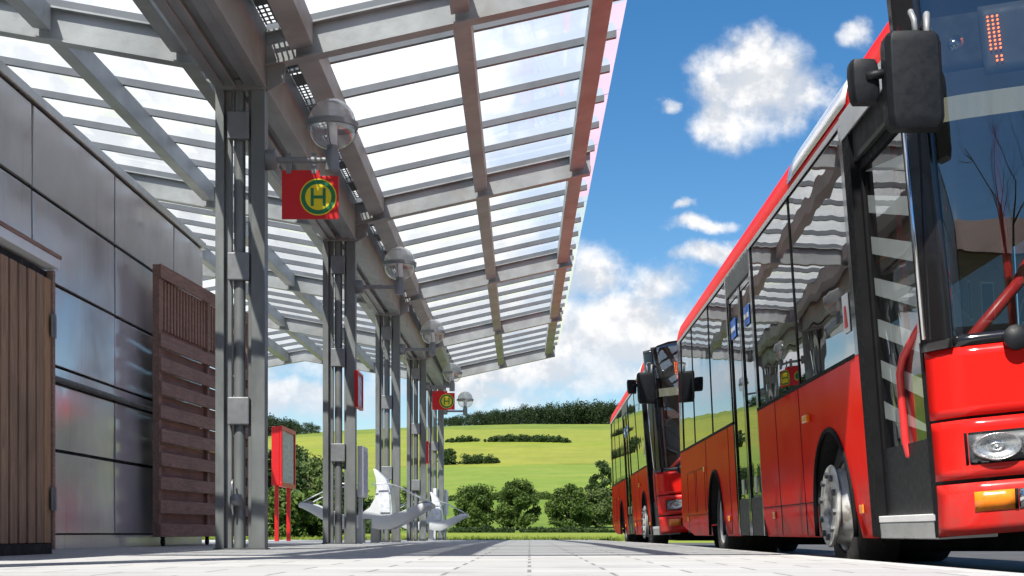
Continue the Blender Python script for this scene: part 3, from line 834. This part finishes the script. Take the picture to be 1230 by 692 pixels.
for a, c in ((.3,3.0),(3.03,5.8),(5.83,8.6),(8.63,11.5)):
    MB().grid([[Bp(s, BW-.01, h) for h in (1.365,2.0,2.715)] for s in seq(a, c, .4)]).build('window', M['bus_glass'], bus)
# tail window
MB().grid([[Bp(BL+.02, t, h) for t in (.3,1.25,2.2)] for h in (1.6,2.5)]).build('rear_window', M['black'], bus, solid=.01)
# middle door
def side_panel(name, a, c, z0, z1, t, m, par=bus, sol=.02, step=.25):
    return MB().grid([[Bp(s, t, h) for h in seq(z0, z1, step)] for s in seq(a, c, .2)]).build(name, M[m], par, solid=sol, solid_off=0)
dr = sub('door', bus, (BX, BY+6, BZ))
side_panel('header', D2[0], D2[1], 2.52, 2.715, .006, 'steel_dark', dr)
for a, c in ((5.24,5.96),(5.98,6.70)):
    mb = MB().grid([[Bp(s, .02, h) for h in seq(.62, 2.46, .15)] for s in seq(a+.055, c-.055, .1)])
    mb.build('door_glass', M['bus_glass'], dr, smooth=True)
    for q0, q1 in ((a, a+.055), (c-.055, c)):
        MB().grid([[Bp(q0,.05,h),Bp(q0,.006,h),Bp(q1,.006,h),Bp(q1,.05,h)] for h in seq(.28, 2.52, .3)]).build('door_frame', M['black'], dr)
    MB().grid([[Bp(a+.055,.012,h),Bp(c-.055,.012,h)] for h in (2.46,2.52)]).build('door_frame', M['black'], dr)
    side_panel('kick_panel', a+.055, c-.055, .28, .62, .016, 'plastic', dr, .01)
    MB().prism([Bp(a+.22,.006,.66),Bp(a+.34,.006,.66),Bp(a+.34,.006,.80),Bp(a+.22,.006,.80)], (-.012,0,0)).build('door_handle', M['alu'], dr)
for s, h in ((5.42,2.12),(6.28,2.12)):
    MB().prism([Bp(s,.012,h),Bp(s+.30,.012,h),Bp(s+.30,.012,h+.17),Bp(s,.012,h+.17)], (-.004,0,0)).build('sticker', M['blue'], dr)
    MB().prism([Bp(s+.03,.0075,h+.06),Bp(s+.27,.0075,h+.06),Bp(s+.27,.0075,h+.10),Bp(s+.03,.0075,h+.10)], (-.003,0,0)).build('sticker', M['white'], dr)
MB().prism([Bp(1.60,.006,1.52),Bp(1.76,.006,1.52),Bp(1.76,.006,1.75),Bp(1.60,.006,1.75)], (-.004,0,0)).build('sticker', M['white'], bus)
MB().prism([Bp(1.64,.001,1.55),Bp(1.72,.001,1.55),Bp(1.70,.001,1.68),Bp(1.67,.001,1.68)], (-.004,0,0)).build('sticker_mark', M['sign_red'], bus)
# front door: black posts, set-in leaf, red grab rail, step
fd = sub('door', bus, (BX, BY+.7, BZ))
def post(par, a, c, z0, z1, t0, t1, m='rubber', name='door_frame'):
    return MB().grid([[Bp(a,t1,h),Bp(a,t0,h),Bp(c,t0,h),Bp(c,t1,h),Bp(a,t1,h)] for h in seq(z0, z1, .3)]).build(name, M[m], par)
post(fd, 1.25, 1.41, .28, 2.72, -.004, .08, 'rubber')
post(fd, .10, .15, .28, 1.25, .0, .10, 'rubber')
side_panel('header', .10, 1.41, 2.44, 2.71, .03, 'under', fd)
side_panel('header_trim', .10, 1.41, 2.60, 2.74, -.004, 'alu', fd, .012)
# leaf
LT = .06
MB().grid([[Bp(s, LT, h) for h in seq(.78, 2.38, .2)] for s in seq(.19, 1.20, .15)]).build('door_glass', M['door_glass'], fd)
for q0, q1 in ((.14,.19),(1.20,1.25)):
    post(fd, q0, q1, .36, 2.44, LT-.015, LT+.03, 'rubber')
side_panel('kick_panel', .19, 1.20, .40, .78, LT, 'plastic', fd, .03)
side_panel('door_frame', .19, 1.20, 2.38, 2.44, LT, 'rubber', fd, .03)
MB().prism([Bp(.12,.002,.27),Bp(1.25,.002,.27),Bp(1.25,.002,.36),Bp(.12,.002,.36)], (.30,0,.015)).build('step', M['alu'], fd, bevel=.006)
MB().prism([Bp(.12,.0,.362),Bp(1.25,.0,.362),Bp(1.25,.0,.40),Bp(.12,.0,.40)], (.12,0,.005)).build('step_edge', M['white'], fd, bevel=.004)
gp = [Bp(.30,.10,1.42),Bp(.42,.07,1.34),Bp(.62,.045,1.24),Bp(.70,.04,1.16),Bp(.70,.04,.80),Bp(.69,.05,.72),Bp(.67,.09,.70)]
MB().tube(gp, .022, 12).build('grab_rail', M['pole_red'], fd, smooth=True)
# lamps and reflectors on the flank
def flank_lamp(s, h, w, hh, d=.03):
    MB().prism([Bp(s,.0,h),Bp(s+w,.0,h),Bp(s+w,.0,h+hh),Bp(s,.0,h+hh)], (-d,0,0)).build('side_marker', M['orange'], bus, bevel=.008)
flank_lamp(2.98, 1.08, .16, .055)
for s, h in ((1.58,.42),(4.62,.42),(7.25,.42),(10.9,.45),(9.1,1.0)): flank_lamp(s, h, .09, .055, .012)
for a, c, z0, z1 in ((9.15,9.95,.55,1.05),(10.1,10.9,.55,1.05)):
    mb = MB(); 
    for (p0, p1) in (((a,z0),(a,z1)),((c,z0),(c,z1)),((a,z1),(c,z1))):
        mb.tube([Bp(p0[0],.0,p0[1]),Bp(p1[0],.0,p1[1])], .004, 5)
    mb.build('hatch_seam', M['rubber'], bus)
# panel seams along the flank
for s in (3.35, 4.35, 7.12, 8.95):
    MB().tube([Bp(s,.0005,.29 if s != 8.95 else .3),Bp(s,.0005,1.345)], .004, 5).build('panel_seam', M['rubber'], bus)
for a, c in ((3.0,5.2),(9.0,11.2)):
    MB().tube([Bp(a,.0005,.52),Bp(c,.0005,.52)], .0035, 5).build('panel_seam', M['rubber'], bus)
# wheel arches lips
for cc, r in ((FW,.585),(RW,.57)):
    pts = []
    for k in range(25):
        a = PI*k/24; pts.append(Bp(cc+(r)*math.cos(a), -.002, .40+r*math.sin(a)))
    pts = [Bp(cc+r, -.002, .28)] + pts + [Bp(cc-r, -.002, .28)]
    MB().tube(pts, .016, 8).build('arch_trim', M['rubber'], bus, smooth=True)
    for tw in (.012, BW-.55):
        mb = MB().grid([[Bp(cc+(r+.0)*math.cos(PI*k/20), tq, .40+r*math.sin(PI*k/20)) for tq in (tw, tw+.54)] for k in range(21)])
        mb.build('wheel_housing', M['under'], bus)
# wheels
def wheel(yc, side, dual=False):
    x = BX + (.05 if side < 0 else BW-.05); ax = (-1,0,0) if side < 0 else (1,0,0)
    w = sub('wheel', bus, (x, yc, BZ+RAD))
    c = (x, yc, BZ+RAD)
    tw = .28 if not dual else .55
    MB().lathe([(.29,-.03),(.31,-.005),(.37,.0),(.43,-.006),(.465,-.03),(.48,-.06),(.48,-tw+.04),(.46,-tw+.01),(.40,-tw),(.29,-tw+.02)], c, ax, 48).build('tyre', M['tyre'], w, smooth=True, autos=40)
    if dual:
        MB().lathe([(.30,-.02),(.285,-.015),(.275,-.03),(.26,-.10),(.20,-.14),(.12,-.13),(.11,-.05),(.0,-.04)], c, ax, 40).build('rim', M['rim'], w, smooth=True, autos=35)
    else:
        MB().lathe([(.30,-.02),(.29,-.012),(.28,-.02),(.265,-.05),(.25,-.055)], c, ax, 40).build('rim', M['rim'], w, smooth=True, autos=35)
        MB().lathe([(.26,-.05),(.25,.02),(.235,.065),(.245,.072),(.268,.075),(.272,.085),(.262,.098),(.15,.100),(.135,.08),(.13,.03),(.0,.02)], c, ax, 48).build('hub_ring', M['rim'], w, smooth=True, autos=30)
        for k in range(10):
            a = 2*PI*k/10 + .2
            MB().lathe([(.024,.099),(.024,.118),(.012,.122),(.0,.122)], (c[0], c[1]+.205*math.cos(a), c[2]+.205*math.sin(a)), ax, 6).build('wheel_nut', M['steel_dark'], w)
        MB().lathe([(.07,.0),(.07,.06),(.05,.075),(0,.075)], c, ax, 24).build('hub_cap', M['steel_dark'], w, smooth=True, autos=35)
for y, dl in ((BY+FW, False), (BY+RW, True)):
    wheel(y, -1, dl); wheel(y, 1, dl)
# underbody and floor
MB().hexa([Bp(.2,.62,.34),Bp(.2,BW-.1,.34),Bp(BL-.4,BW-.1,.34),Bp(BL-.4,.62,.34)],[Bp(.2,.62,.39),Bp(.2,BW-.1,.39),Bp(BL-.4,BW-.1,.39),Bp(BL-.4,.62,.39)]).build('underbody', M['under'], bus)
mb = MB()
for a, c in ((.15,FW-.63),(FW+.63,RW-.61),(RW+.61,BL-.4)):
    mb.hexa([Bp(a,.04,.30),Bp(a,.62,.30),Bp(c,.62,.30),Bp(c,.04,.30)],[Bp(a,.04,.385),Bp(a,.62,.385),Bp(c,.62,.385),Bp(c,.04,.385)])
mb.box(BX+.3, BX+2.1, BY+RW-.2, BY+RW+.2, BZ+.18, BZ+.45); mb.box(BX+.5, BX+2.0, BY+9.4, BY+11, BZ+.2, BZ+.5); mb.box(BX+.4, BX+2.1, BY+FW-.1, BY+FW+.1, BZ+.2, BZ+.4)
mb.box(BX+.6, BX+1.9, BY+3.4, BY+5.2, BZ+.17, BZ+.42)
mb.build('chassis', M['under'], bus)
# interior
MB().hexa([Bp(.1,BW-.06,.4),Bp(.1,BW-.02,.4),Bp(BL-.2,BW-.02,.4),Bp(BL-.2,BW-.06,.4)],[Bp(.1,BW-.06,1.36),Bp(.1,BW-.02,1.36),Bp(BL-.2,BW-.02,1.36),Bp(BL-.2,BW-.06,1.36)]).build('inner_wall', M['interior_grey'], bus)
MB().grid([[Bp(s, t, 2.66) for t in (.1,1.25,2.4)] for s in (.3,4,8,BL-.2)]).build('ceiling_lining', M['interior_grey'], bus)
MB().grid([[Bp(BL-.15, t, h) for t in (.1,2.4)] for h in (.4,2.66)]).build('rear_bulkhead', M['interior'], bus)
for s in (3.2,4.1,5.0,7.2,8.1,9.0,9.9,10.8):
    for t in ((.15,.62),(1.45,1.92)) if s not in (5.0,) else ((1.45,1.92),):
        for tt in (t[0], t[1]) if t[0] > 1 else (t[0],):
            st = sub('seat', bus, Bp(s, tt, .6))
            mb = MB().hexa([Bp(s,tt,.84),Bp(s,tt+.43,.84),Bp(s+.42,tt+.43,.80),Bp(s+.42,tt,.80)],[Bp(s,tt,.92),Bp(s,tt+.43,.92),Bp(s+.42,tt+.43,.88),Bp(s+.42,tt,.88)])
            mb.build('seat_cushion', M['cloth_blue'], st, bevel=.02)
            mb = MB().hexa([Bp(s+.40,tt,.86),Bp(s+.40,tt+.43,.86),Bp(s+.48,tt+.43,.86),Bp(s+.48,tt,.86)],[Bp(s+.50,tt+.03,1.55),Bp(s+.50,tt+.40,1.55),Bp(s+.56,tt+.40,1.55),Bp(s+.56,tt+.03,1.55)])
            mb.build('seat_back', M['cloth_blue'], st, bevel=.02)
            mb = MB().tube([Bp(s+.2,tt+.2,.39),Bp(s+.2,tt+.2,.82)], .03, 6); mb.build('seat_leg', M['interior_grey'], st)
for s, t in ((1.5,.32),(3.1,.75),(5.1,.4),(6.8,.4),(8.6,.8),(4.3,1.4)):
    MB().tube([Bp(s,t,.39),Bp(s,t,2.66)], .018, 8).build('grab_pole', M['pole_red'], bus, smooth=True)
MB().tube([Bp(1.6,.62,2.2),Bp(10,.62,2.2)], .018, 8).build('grab_pole', M['pole_red'], bus)
# plain windbreak panel behind the front door, diagonal grey stripes inside the leaf
MB().hexa([Bp(1.66,.10,.42),Bp(1.66,1.0,.42),Bp(1.69,1.0,.42),Bp(1.69,.10,.42)],[Bp(1.66,.10,1.5),Bp(1.66,1.0,1.5),Bp(1.69,1.0,1.5),Bp(1.69,.10,1.5)]).build('partition', M['partition'], bus)
st_ = MB()
for k in range(9):
    h0 = .72 + k*.235
    q = [(1.19,h0),(.20,h0-.24),(.20,h0-.24+.10),(1.19,h0+.10)]
    q = [(a, min(2.37, max(.79, h))) for a, h in q]
    if abs(q[0][1]-q[3][1]) + abs(q[1][1]-q[2][1]) < .03: continue
    st_.add([Bp(a, LT+.008, h) for a, h in q], [(0,1,2,3)])
st_.build('diagonal_stripes', M['grey_stripe'], fd)
# dashboard, driver seat, steering wheel
MB().prism([Bp(.12,.75,.9),Bp(.12,.75,1.14),Bp(.42,.75,1.16),Bp(.62,.75,1.06),Bp(.62,.75,.9)], (1.6,0,.13)).build('dashboard', M['interior'], bus, bevel=.02)
MB().grid([[Bp(Ff(t,h)+.06, t, h) for t in seq(.16,2.34,.2)] for h in (1.0,1.22)]).build('dash_shelf', M['interior'], bus)
MB().prism([Bp(1.0,1.55,1.0),Bp(1.12,1.55,1.0),Bp(1.22,1.55,2.0),Bp(1.10,1.55,2.0)], (.46,0,.03)).build('driver_seat', M['interior_grey'], bus, bevel=.03)
MB().tube([Bp(.72+.17*math.sin(a), 1.75+.23*math.cos(a), 1.28+.15*math.sin(a)) for a in [2*PI*k/24 for k in range(25)]], .018, 8).build('steering_wheel', M['rubber'], bus, smooth=True)
MB().tube([Bp(.20,.24,1.22),Bp(.45,.62,1.55),Bp(.62,.85,1.85)], .032, 10).build('grab_pole', M['pole_red'], bus, smooth=True)
MB().tube([Bp(.55,.62,1.1),Bp(.55,.60,2.4)], .022, 10).build('grab_pole', M['pole_red'], bus, smooth=True)
MB().grid([[Bp(Ff(t,h)+.09, t, h) for t in seq(.10,2.4,.15)] for h in (2.30,2.42)]).build('sun_blind', M['cream'], bus, solid=.01)
# windscreen and front skin
def front(name, t0, t1, h0, h1, off, m, par=bus, sol=.012, ds=.04, smooth=True):
    return MB().grid([[Bp(Ff(t,h)-off, t, h) for t in seq(t0, t1, ds)] for h in seq(h0, h1, .05)]).build(name, M[m], par, smooth=smooth, solid=sol, solid_off=0)
front('front_backing', .01, BW-.01, .32, 1.24, -.03, 'under')
front('front_panel', 0, BW, .855, 1.19, 0, 'red')
front('headlight_panel', 0, BW, .555, .84, .012, 'red')
front('bumper', 0, BW, .285, .535, .018, 'red')
ws = front('windscreen', .10, BW-.10, 1.21, 3.02, 0, 'wind_glass', sol=0)
front('screen_border', .09, BW-.09, 1.192, 1.245, .004, 'black')
# A pillars and black roof brow
for t0, t1 in ((0,.10),(BW-.10,BW)):
    front('front_pillar', t0, t1, 1.192, 3.0, .003, 'black', ds=.02, sol=.05)
front('roof_brow', .10, BW-.10, 2.56, 3.05, -.16, 'under')
MB().grid([[Bp(Ff(t,3.02)*(1-k)+.10*k, t, 3.02+(interp([(a[0],a[1]) for a in sec], t)-3.02)*k if t > .12 and t < BW-.12 else min(3.02, interp([(a[0],a[1]) for a in sec], t))) for t in seq(0.02,BW-.02,.08)] for k in (0,.25,.5,.75,1)]).build('roof_front', M['black'], bus, smooth=True)
post(bus, .03, .12, 1.25, 2.72, -.002, .06, 'black', 'front_pillar')
# destination display with the lit column of dots at its left edge
ds = front('destination_display', .38, BW-.38, 2.50, 2.84, -.10, 'interior')
ld = MB()
def dot(t, h, r=.0055):
    p = Vector(Bp(Ff(t,h)+.085, t, h))
    ld.lathe([(0,0),(r,0),(r,.004),(0,.004)], p, (0,-1,0), 8)
for i in range(3):
    for j in range(9): dot(.415+.022*i, 2.62+.020*j)
for i in range(2):
    for j in (0, 1): dot(.437+.022*i, 2.56+.020*j)
ld.build('lit_dots', M['led'], ds)
# marker lamp high on the front
p = Vector(Bp(Ff(.24,2.66), .24, 2.66))
MB().lathe([(.030,.03),(.034,.012),(.0,.0)], (p.x,p.y,p.z), (.1,1,0), 20).build('marker_lamp', M['lens'], bus, smooth=True)
MB().lathe([(0,.008),(.030,.010),(.032,.03)], (p.x,p.y+.02,p.z), (.1,1,0), 20).build('marker_lamp', M['chrome'], bus, smooth=True)
# headlights, indicators (both sides)
for sgn in (0, 1):
    def T(t): return t if sgn == 0 else BW-t
    def fr(name, t0, t1, h0, h1, off, m, par=bus, sol=.008):
        a, c = sorted((T(t0), T(t1))); return front(name, a, c, h0, h1, off, m, par, sol)
    hl = fr('headlight', .105, .56, .62, .775, .016, 'rubber')
    fr('reflector', .118, .545, .632, .763, .020, 'steel_dark', hl, .004)
    for tc_, rw in ((.235,.105),(.44,.088)):
        h = .697; rows = []
        for k_, d_ in ((1.,.022),(1.,.052),(.95,.056),(.92,.050),(.75,.036),(.5,.027),(.34,.0245),(.33,.034),(.24,.036),(.22,.030),(.10,.0305),(.09,.040),(.001,.042)):
            rr = []
            for q in range(33):
                a_ = 2*PI*q/32; tt_ = T(tc_ + rw*k_*math.cos(a_)); hh_ = h + .0645*k_*math.sin(a_)
                rr.append(Bp(Ff(tt_, hh_)-d_-.0, tt_, hh_))
            rows.append(rr)
        MB().grid(rows).build('reflector', M['lamp_dish'], hl, smooth=True)
    fr('lens', .112, .55, .626, .769, .062, 'lens', hl, 0)
    il = fr('indicator', .125, .30, .395, .490, .024, 'orange')
    fr('lens_rib', .30, .315, .395, .490, .026, 'rubber', il)
    fr('fog_light', .318, .50, .395, .490, .024, 'chrome')
# wiper pivot
p = Vector(Bp(Ff(.36,1.20)-.03, .36, 1.20))
MB().lathe([(0,-.03),(.05,-.03),(.06,-.01),(.06,.02),(.04,.035),(0,.035)], p, (-.2,-1,.1), 20).build('wiper_pivot', M['plastic'], bus, smooth=True, autos=40)
MB().tube([p+Vector((0,-.02,0)), Vector(Bp(Ff(.9,1.26)-.05,.9,1.26)), Vector(Bp(Ff(1.15,1.6)-.03,1.15,1.6))], .010, 8).build('wiper_arm', M['rubber'], bus)
# mirrors on the door side
mr = sub('mirror', bus, (BX, BY-.2, BZ+2.4))
def mirror_box(name, cx_, cy_, cz, w, d, h, tilt, par, m='plastic'):
    mb = MB(); q = math.sin(tilt)
    rows = []
    for zz, k in ((-h/2,.80),(-h/2+.02,.93),(-h/2+.06,1.0),(h/2-.05,1.0),(h/2-.015,.95),(h/2,.85)):
        rr = []
        for (ux, uy) in ((-.5,.35),(-.5,-.2),(-.42,-.42),(0,-.5),(.42,-.42),(.5,-.2),(.5,.35),(-.5,.35)):
            rr.append((cx_+ux*w*k - zz*q, cy_+uy*d*k, cz+zz))
        rows.append(rr)
    mb.grid(rows); mb.add(rows[0][:-1], [tuple(range(7))]); mb.add(rows[-1][:-1], [tuple(range(7))[::-1]])
    return mb.build(name, M[m], par, smooth=True, autos=30, bevel=.004)
MXc = BX-.235
mirror_box('mirror_case', MXc, BY-.30, BZ+2.40, .262, .15, .445, R(3), mr)
mirror_box('mirror_case', MXc-.205, BY-.20, BZ+2.43, .135, .12, .20, R(4), mr)
MB().tube([(MXc-.12,BY-.28,BZ+2.45),(MXc-.17,BY-.26,BZ+2.45),(MXc-.205,BY-.25,BZ+2.44)], .022, 10).build('mirror_arm', M['plastic'], mr, smooth=True)
MB().tube([(MXc+.02,BY-.28,BZ+2.60),(MXc+.01,BY-.28,BZ+2.70),(MXc+.0,BY-.26,BZ+2.745),(MXc+.03,BY-.15,BZ+2.78),(MXc+.12,BY+.05,BZ+2.80)], .014, 10).build('mirror_arm', M['cast'], mr, smooth=True)
MB().tube([(MXc+.075,BY-.26,BZ+2.60),(MXc+.08,BY-.24,BZ+2.74),(MXc+.13,BY+.0,BZ+2.76)], .016, 10).build('mirror_arm', M['cast'], mr, smooth=True)
MB().tube([Bp(-.02,-.03,2.3),Bp(-.015,-.025,1.75),Bp(-.0,-.015,1.25)], .011, 8).build('front_rod', M['chrome'], bus, smooth=True)
# second bus behind, same build
bus2 = dup(bus); bus2.location = (1.93, 20.7, BZ)
bus2['label'] = 'rear red city bus parked just behind, partly hidden by the first'
#BUS_END

# ------------------------------------------------------------------ trees, hedges, wood
def leaf_quads(mb, c, r, n, sz, rg, squash=1.):
    for _ in range(n):
        d = Vector((rg.gauss(0,1), rg.gauss(0,1), rg.gauss(0,1))).normalized()*(rg.random()**.45)*r
        p = Vector(c) + Vector((d.x, d.y, d.z*squash))
        a = Vector((rg.gauss(0,1), rg.gauss(0,1), rg.gauss(0,1))).normalized()
        e = a.cross(Vector((rg.gauss(0,1), rg.gauss(0,1), rg.gauss(0,1)))).normalized(); s_ = sz*rg.uniform(.6,1.3)
        q = a*s_; w = e*s_*.6
        mb.add([p-q, p+w, p+q, p-w], [(0,1,2,3)])
def pos(px, Y): return (px-VX)*Y/F
def make_tree(name, x, y, h, w, label, cat='tree', lm='leaf', nclump=46, per=95, leaf=.16, seed=1, bare=.10, group=None, dep=None):
    rg = random.Random(seed); z0 = terrain_z(x, y) - .1
    t = thing(name, (x, y, z0), label, cat, group)
    mb = MB(); hb = h*bare
    mb.tube([(x,y,z0),(x+.02*h*rg.uniform(-1,1),y,z0+h*.35),(x+.03*h*rg.uniform(-1,1),y,z0+h*.8)], [h*.035,h*.024,h*.008], 8)
    cl = []
    for k in range(nclump):
        f = (k+.5)/nclump
        a = rg.uniform(0, 2*PI)
        zz = hb + (h-hb)*(.02+.93*f)
        fz = (zz-hb)/(h-hb)
        rad = w/2*(math.sin(PI*min(1, .16+.80*fz))**.7)
        rr = rad*math.sqrt(rg.uniform(.25,1))*rg.uniform(.75,1.08)
        cl.append((Vector((x+rr*math.cos(a), y+rr*math.sin(a), z0+zz*rg.uniform(.95,1.03))), rg.uniform(.10,.19)*w))
    for c, r in cl[::3]:
        mb.tube([(x,y,z0+(c.z-z0)*.6), c], [h*.010,h*.003], 5, False)
    mb.build('trunk', M['bark'], t, smooth=True)
    mb = MB()
    for c, r in cl: leaf_quads(mb, c, r, int(per*rg.uniform(.7,1.2)), leaf, rg, .8)
    mb.build('crown', M[lm], t)
    return t
G = 'trees along the foot of the meadow'
make_tree('tree', pos(572,150), 150, 4.75, 5.2, 'low round green tree right of the columns, left of the pointed one', seed=2, per=210, nclump=70, leaf=.125, group=G)
make_tree('tree', pos(622,150), 150, 5.45, 4.6, 'taller green tree with a pointed top between two broader trees', seed=3, per=210, nclump=70, leaf=.125, group=G)
make_tree('tree', pos(684,150), 150, 4.75, 4.8, 'broad dark green tree in the meadow beside the pale one by the far bus', seed=4, per=210, nclump=70, leaf=.125, group=G)
make_tree('tree', pos(716,156), 156, 4.3, 4.4, 'paler green tree right beside the far bus', lm='leaf_pale', seed=5, per=210, nclump=70, leaf=.125, group=G)
make_tree('tree', pos(723,240), 240, 8.0, 5.2, 'small dark tree further up the meadow behind the far bus', lm='leaf_dark', seed=6, leaf=.22, per=90, group=G)
G = 'trees behind the red poster case'
LT_ = [(328,70,4.6,3.6,'leaf_dark','dark tall tree at left, seen directly behind the red poster case'),(350,100,6.4,4.6,'leaf_dark','dark rounded treetop rising above the others right of the poster case'),
      (372,92,5.2,4.2,'leaf_pale','pale grey green bush crown in the middle of the left group'),(392,100,5.2,4.4,'leaf_dark','dark tree of the left group touching the second column'),
      (338,58,2.0,2.4,'leaf','low green shrub at the foot of the poster case legs'),(382,60,2.0,2.2,'leaf','bushy green shrub below the left bench wing'),
      (428,140,4.4,4.6,'leaf_dark','dark round bush seen between second and third columns'),(497,150,4.6,4.4,'leaf','green tree half hidden by the third and fourth columns')]
for i, (px, y, h, w, lm, lab) in enumerate(LT_):
    make_tree('tree' if h > 2.5 else 'shrub', pos(px, y), y, h, w, lab, 'tree' if h > 2.5 else 'shrub', lm, seed=20+i, per=110, nclump=54, leaf=.13, bare=.04, group=G if px < 400 else 'bushes behind the columns')
make_tree('tree', pos(537,500), 500, 5.4, 7.0, 'round dark tree at the left end of the thick field hedge', lm='leaf_dark', seed=41, leaf=.4, per=60, bare=.02)
make_tree('tree', pos(407,500), 500, 5.6, 6.4, 'lone dark bush on the field edge, seen between columns', lm='leaf_dark', seed=42, leaf=.4, per=60, bare=.02)
def hedge(px0, px1, Y, h, label, seed, w=3., gaps=0., lm='leaf_dark', leaf=.45, cat='hedge', slope=0.):
    rg = random.Random(seed); mb = MB(); n = int((px1-px0)*Y/F/ (h*.33))
    x0 = pos(px0, Y)
    for k in range(n+1):
        f = k/n; x = x0 + (px1-px0)*Y/F*f; y = Y + slope*f
        if rg.random() < gaps: continue
        e = min(1, .55+3*min(f, 1-f)); hh = h*rg.uniform(.75,1.1)*e
        for _ in range(5):
            leaf_quads(mb, (x+rg.uniform(-.4,.4)*h, y+rg.uniform(-w,w), terrain_z(x, y)+hh*rg.uniform(.02,.62)), hh*.42, 110, leaf*.7, rg)
    o = mb.build('hedge', M[lm]); return tag(o, label, cat)
hedge(556, 594, 500, 4.0, 'thick rounded dark hedge on the edge of the yellow field', 51)
hedge(586, 680, 655, 3.6, 'uneven line of small dark trees across the yellow field', 52, leaf=.5, slope=-14)
hedge(538, 574, 660, 3.0, 'short broken row of tiny bushes left of the long tree line', 53, gaps=.45, leaf=.5)
hedge(534, 680, 290, 2.0, 'long low hedge behind the near meadow trees', 54, lm='leaf', leaf=.28, w=1.5)
hedge(500, 740, 128, .6, 'strip of rough dark undergrowth at the feet of the meadow trees', 55, lm='leaf_dark', leaf=.12, w=1.2, gaps=.3, cat='undergrowth')
hedge(320, 470, 112, 1.3, 'dark leafy undergrowth below the left tree group', 56, lm='leaf_dark', leaf=.14, w=1.5, cat='undergrowth')
# bare tree and brick house behind the camera, mirrored in the windscreen
bt = thing('bare_tree', (-.9, -15, 0), 'leafless tree mirrored in the windscreen of the front bus', 'tree')
mb = MB(); rg = random.Random(77)
def limb(p, d, ln, r, lev):
    pts = [p]; rad = [r]; q = p.copy(); dd_ = d.copy()
    for i in range(4):
        dd_ = (dd_ + Vector((rg.gauss(0,.14), rg.gauss(0,.14), rg.gauss(.03,.08)))).normalized()
        q = q + dd_*ln/4; pts.append(q.copy()); rad.append(r*(1-.13*(i+1)))
    mb.tube(pts, rad, 7 if lev < 2 else 4, False)
    if lev < 6:
        for i in range(3):
            k = rg.choice((2,3,4)); e = (dd_ + Vector((rg.gauss(0,.55), rg.gauss(0,.55), rg.gauss(.1,.35)))).normalized()
            limb(pts[k], e, ln*rg.uniform(.6,.82), rad[k]*.62, lev+1)
limb(Vector((-.9,-15,-.2)), Vector((.03,0,1)), 5.6, .34, 0)
mb.build('trunk', M['bark'], bt, smooth=True)
bh = thing('brick_house', (2, -24, 0), 'brick house with a dark roof mirrored in the windscreen of the front bus', 'house')
brm = bpy.data.materials.new('house_brick'); n, l = nt(brm); b = NB(brm.node_tree)
bo = b('ShaderNodeOutputMaterial'); bg_ = b('ShaderNodeNewGeometry')
sx_ = b('ShaderNodeSeparateXYZ', {0: bg_.outputs['Position']}); cx_ = b('ShaderNodeCombineXYZ', {0: sx_.outputs[0], 1: sx_.outputs[2], 2: 0.})
bk = b('ShaderNodeTexBrick', {'Vector': cx_.outputs[0], 'Color1': (.30,.16,.10,1), 'Color2': (.38,.22,.15,1), 'Mortar': (.42,.38,.34,1), 'Scale': 1., 'Mortar Size': .01, 'Brick Width': .24, 'Row Height': .08})
bp_ = b('ShaderNodeBsdfPrincipled', {'Base Color': bk.outputs[0], 'Roughness': .85}); l.new(bp_.outputs[0], bo.inputs[0])
MB().box(-28, 22, -30, -24, -.3, 7.6).build('wall', brm, bh)
MB().prism([(-28.3,-23.6,7.6),(-28.3,-30.4,7.6),(-28.3,-27,9.6)], (50.6,0,0)).build('roof', M['roof_tile'], bh)
for x in [-26.5+3.2*i for i in range(15)]:
  for z in (1.1, 4.6):
    w_ = MB().box(x, x+1.2, -24.02, -23.97, z, z+1.7).build('window', M['white'], bh)
    MB().box(x+.08, x+1.12, -23.969, -23.96, z+.08, z+1.62).build('pane', M['black'], w_)
# far wood on the crest
mb = MB(); rg = random.Random(60)
def wood(px0, px1, Y, hf, n, depth):
    for k in range(n):
        px = rg.uniform(px0, px1); y = Y + depth*rg.random()
        x = pos(px, y); f = (px-px0)/(px1-px0)
        h = hf(f)*rg.uniform(.75,1.12); z = terrain_z(x, y)
        for _ in range(7):
            leaf_quads(mb, (x+rg.gauss(0,.22)*h, y+rg.gauss(0,.2)*h, z+h*rg.uniform(.0,.80)), h*.20, 62, h*.036, rg)
wood(528, 760, 868, lambda f: 6+9*min(1, f*1.6), 230, 40)
wood(300, 382, 830, lambda f: 16-10.5*f, 70, 30)
tag(mb.build('forest', M['leaf_forest']), 'dark deciduous wood along the crest of the hill', 'forest', kind='stuff')
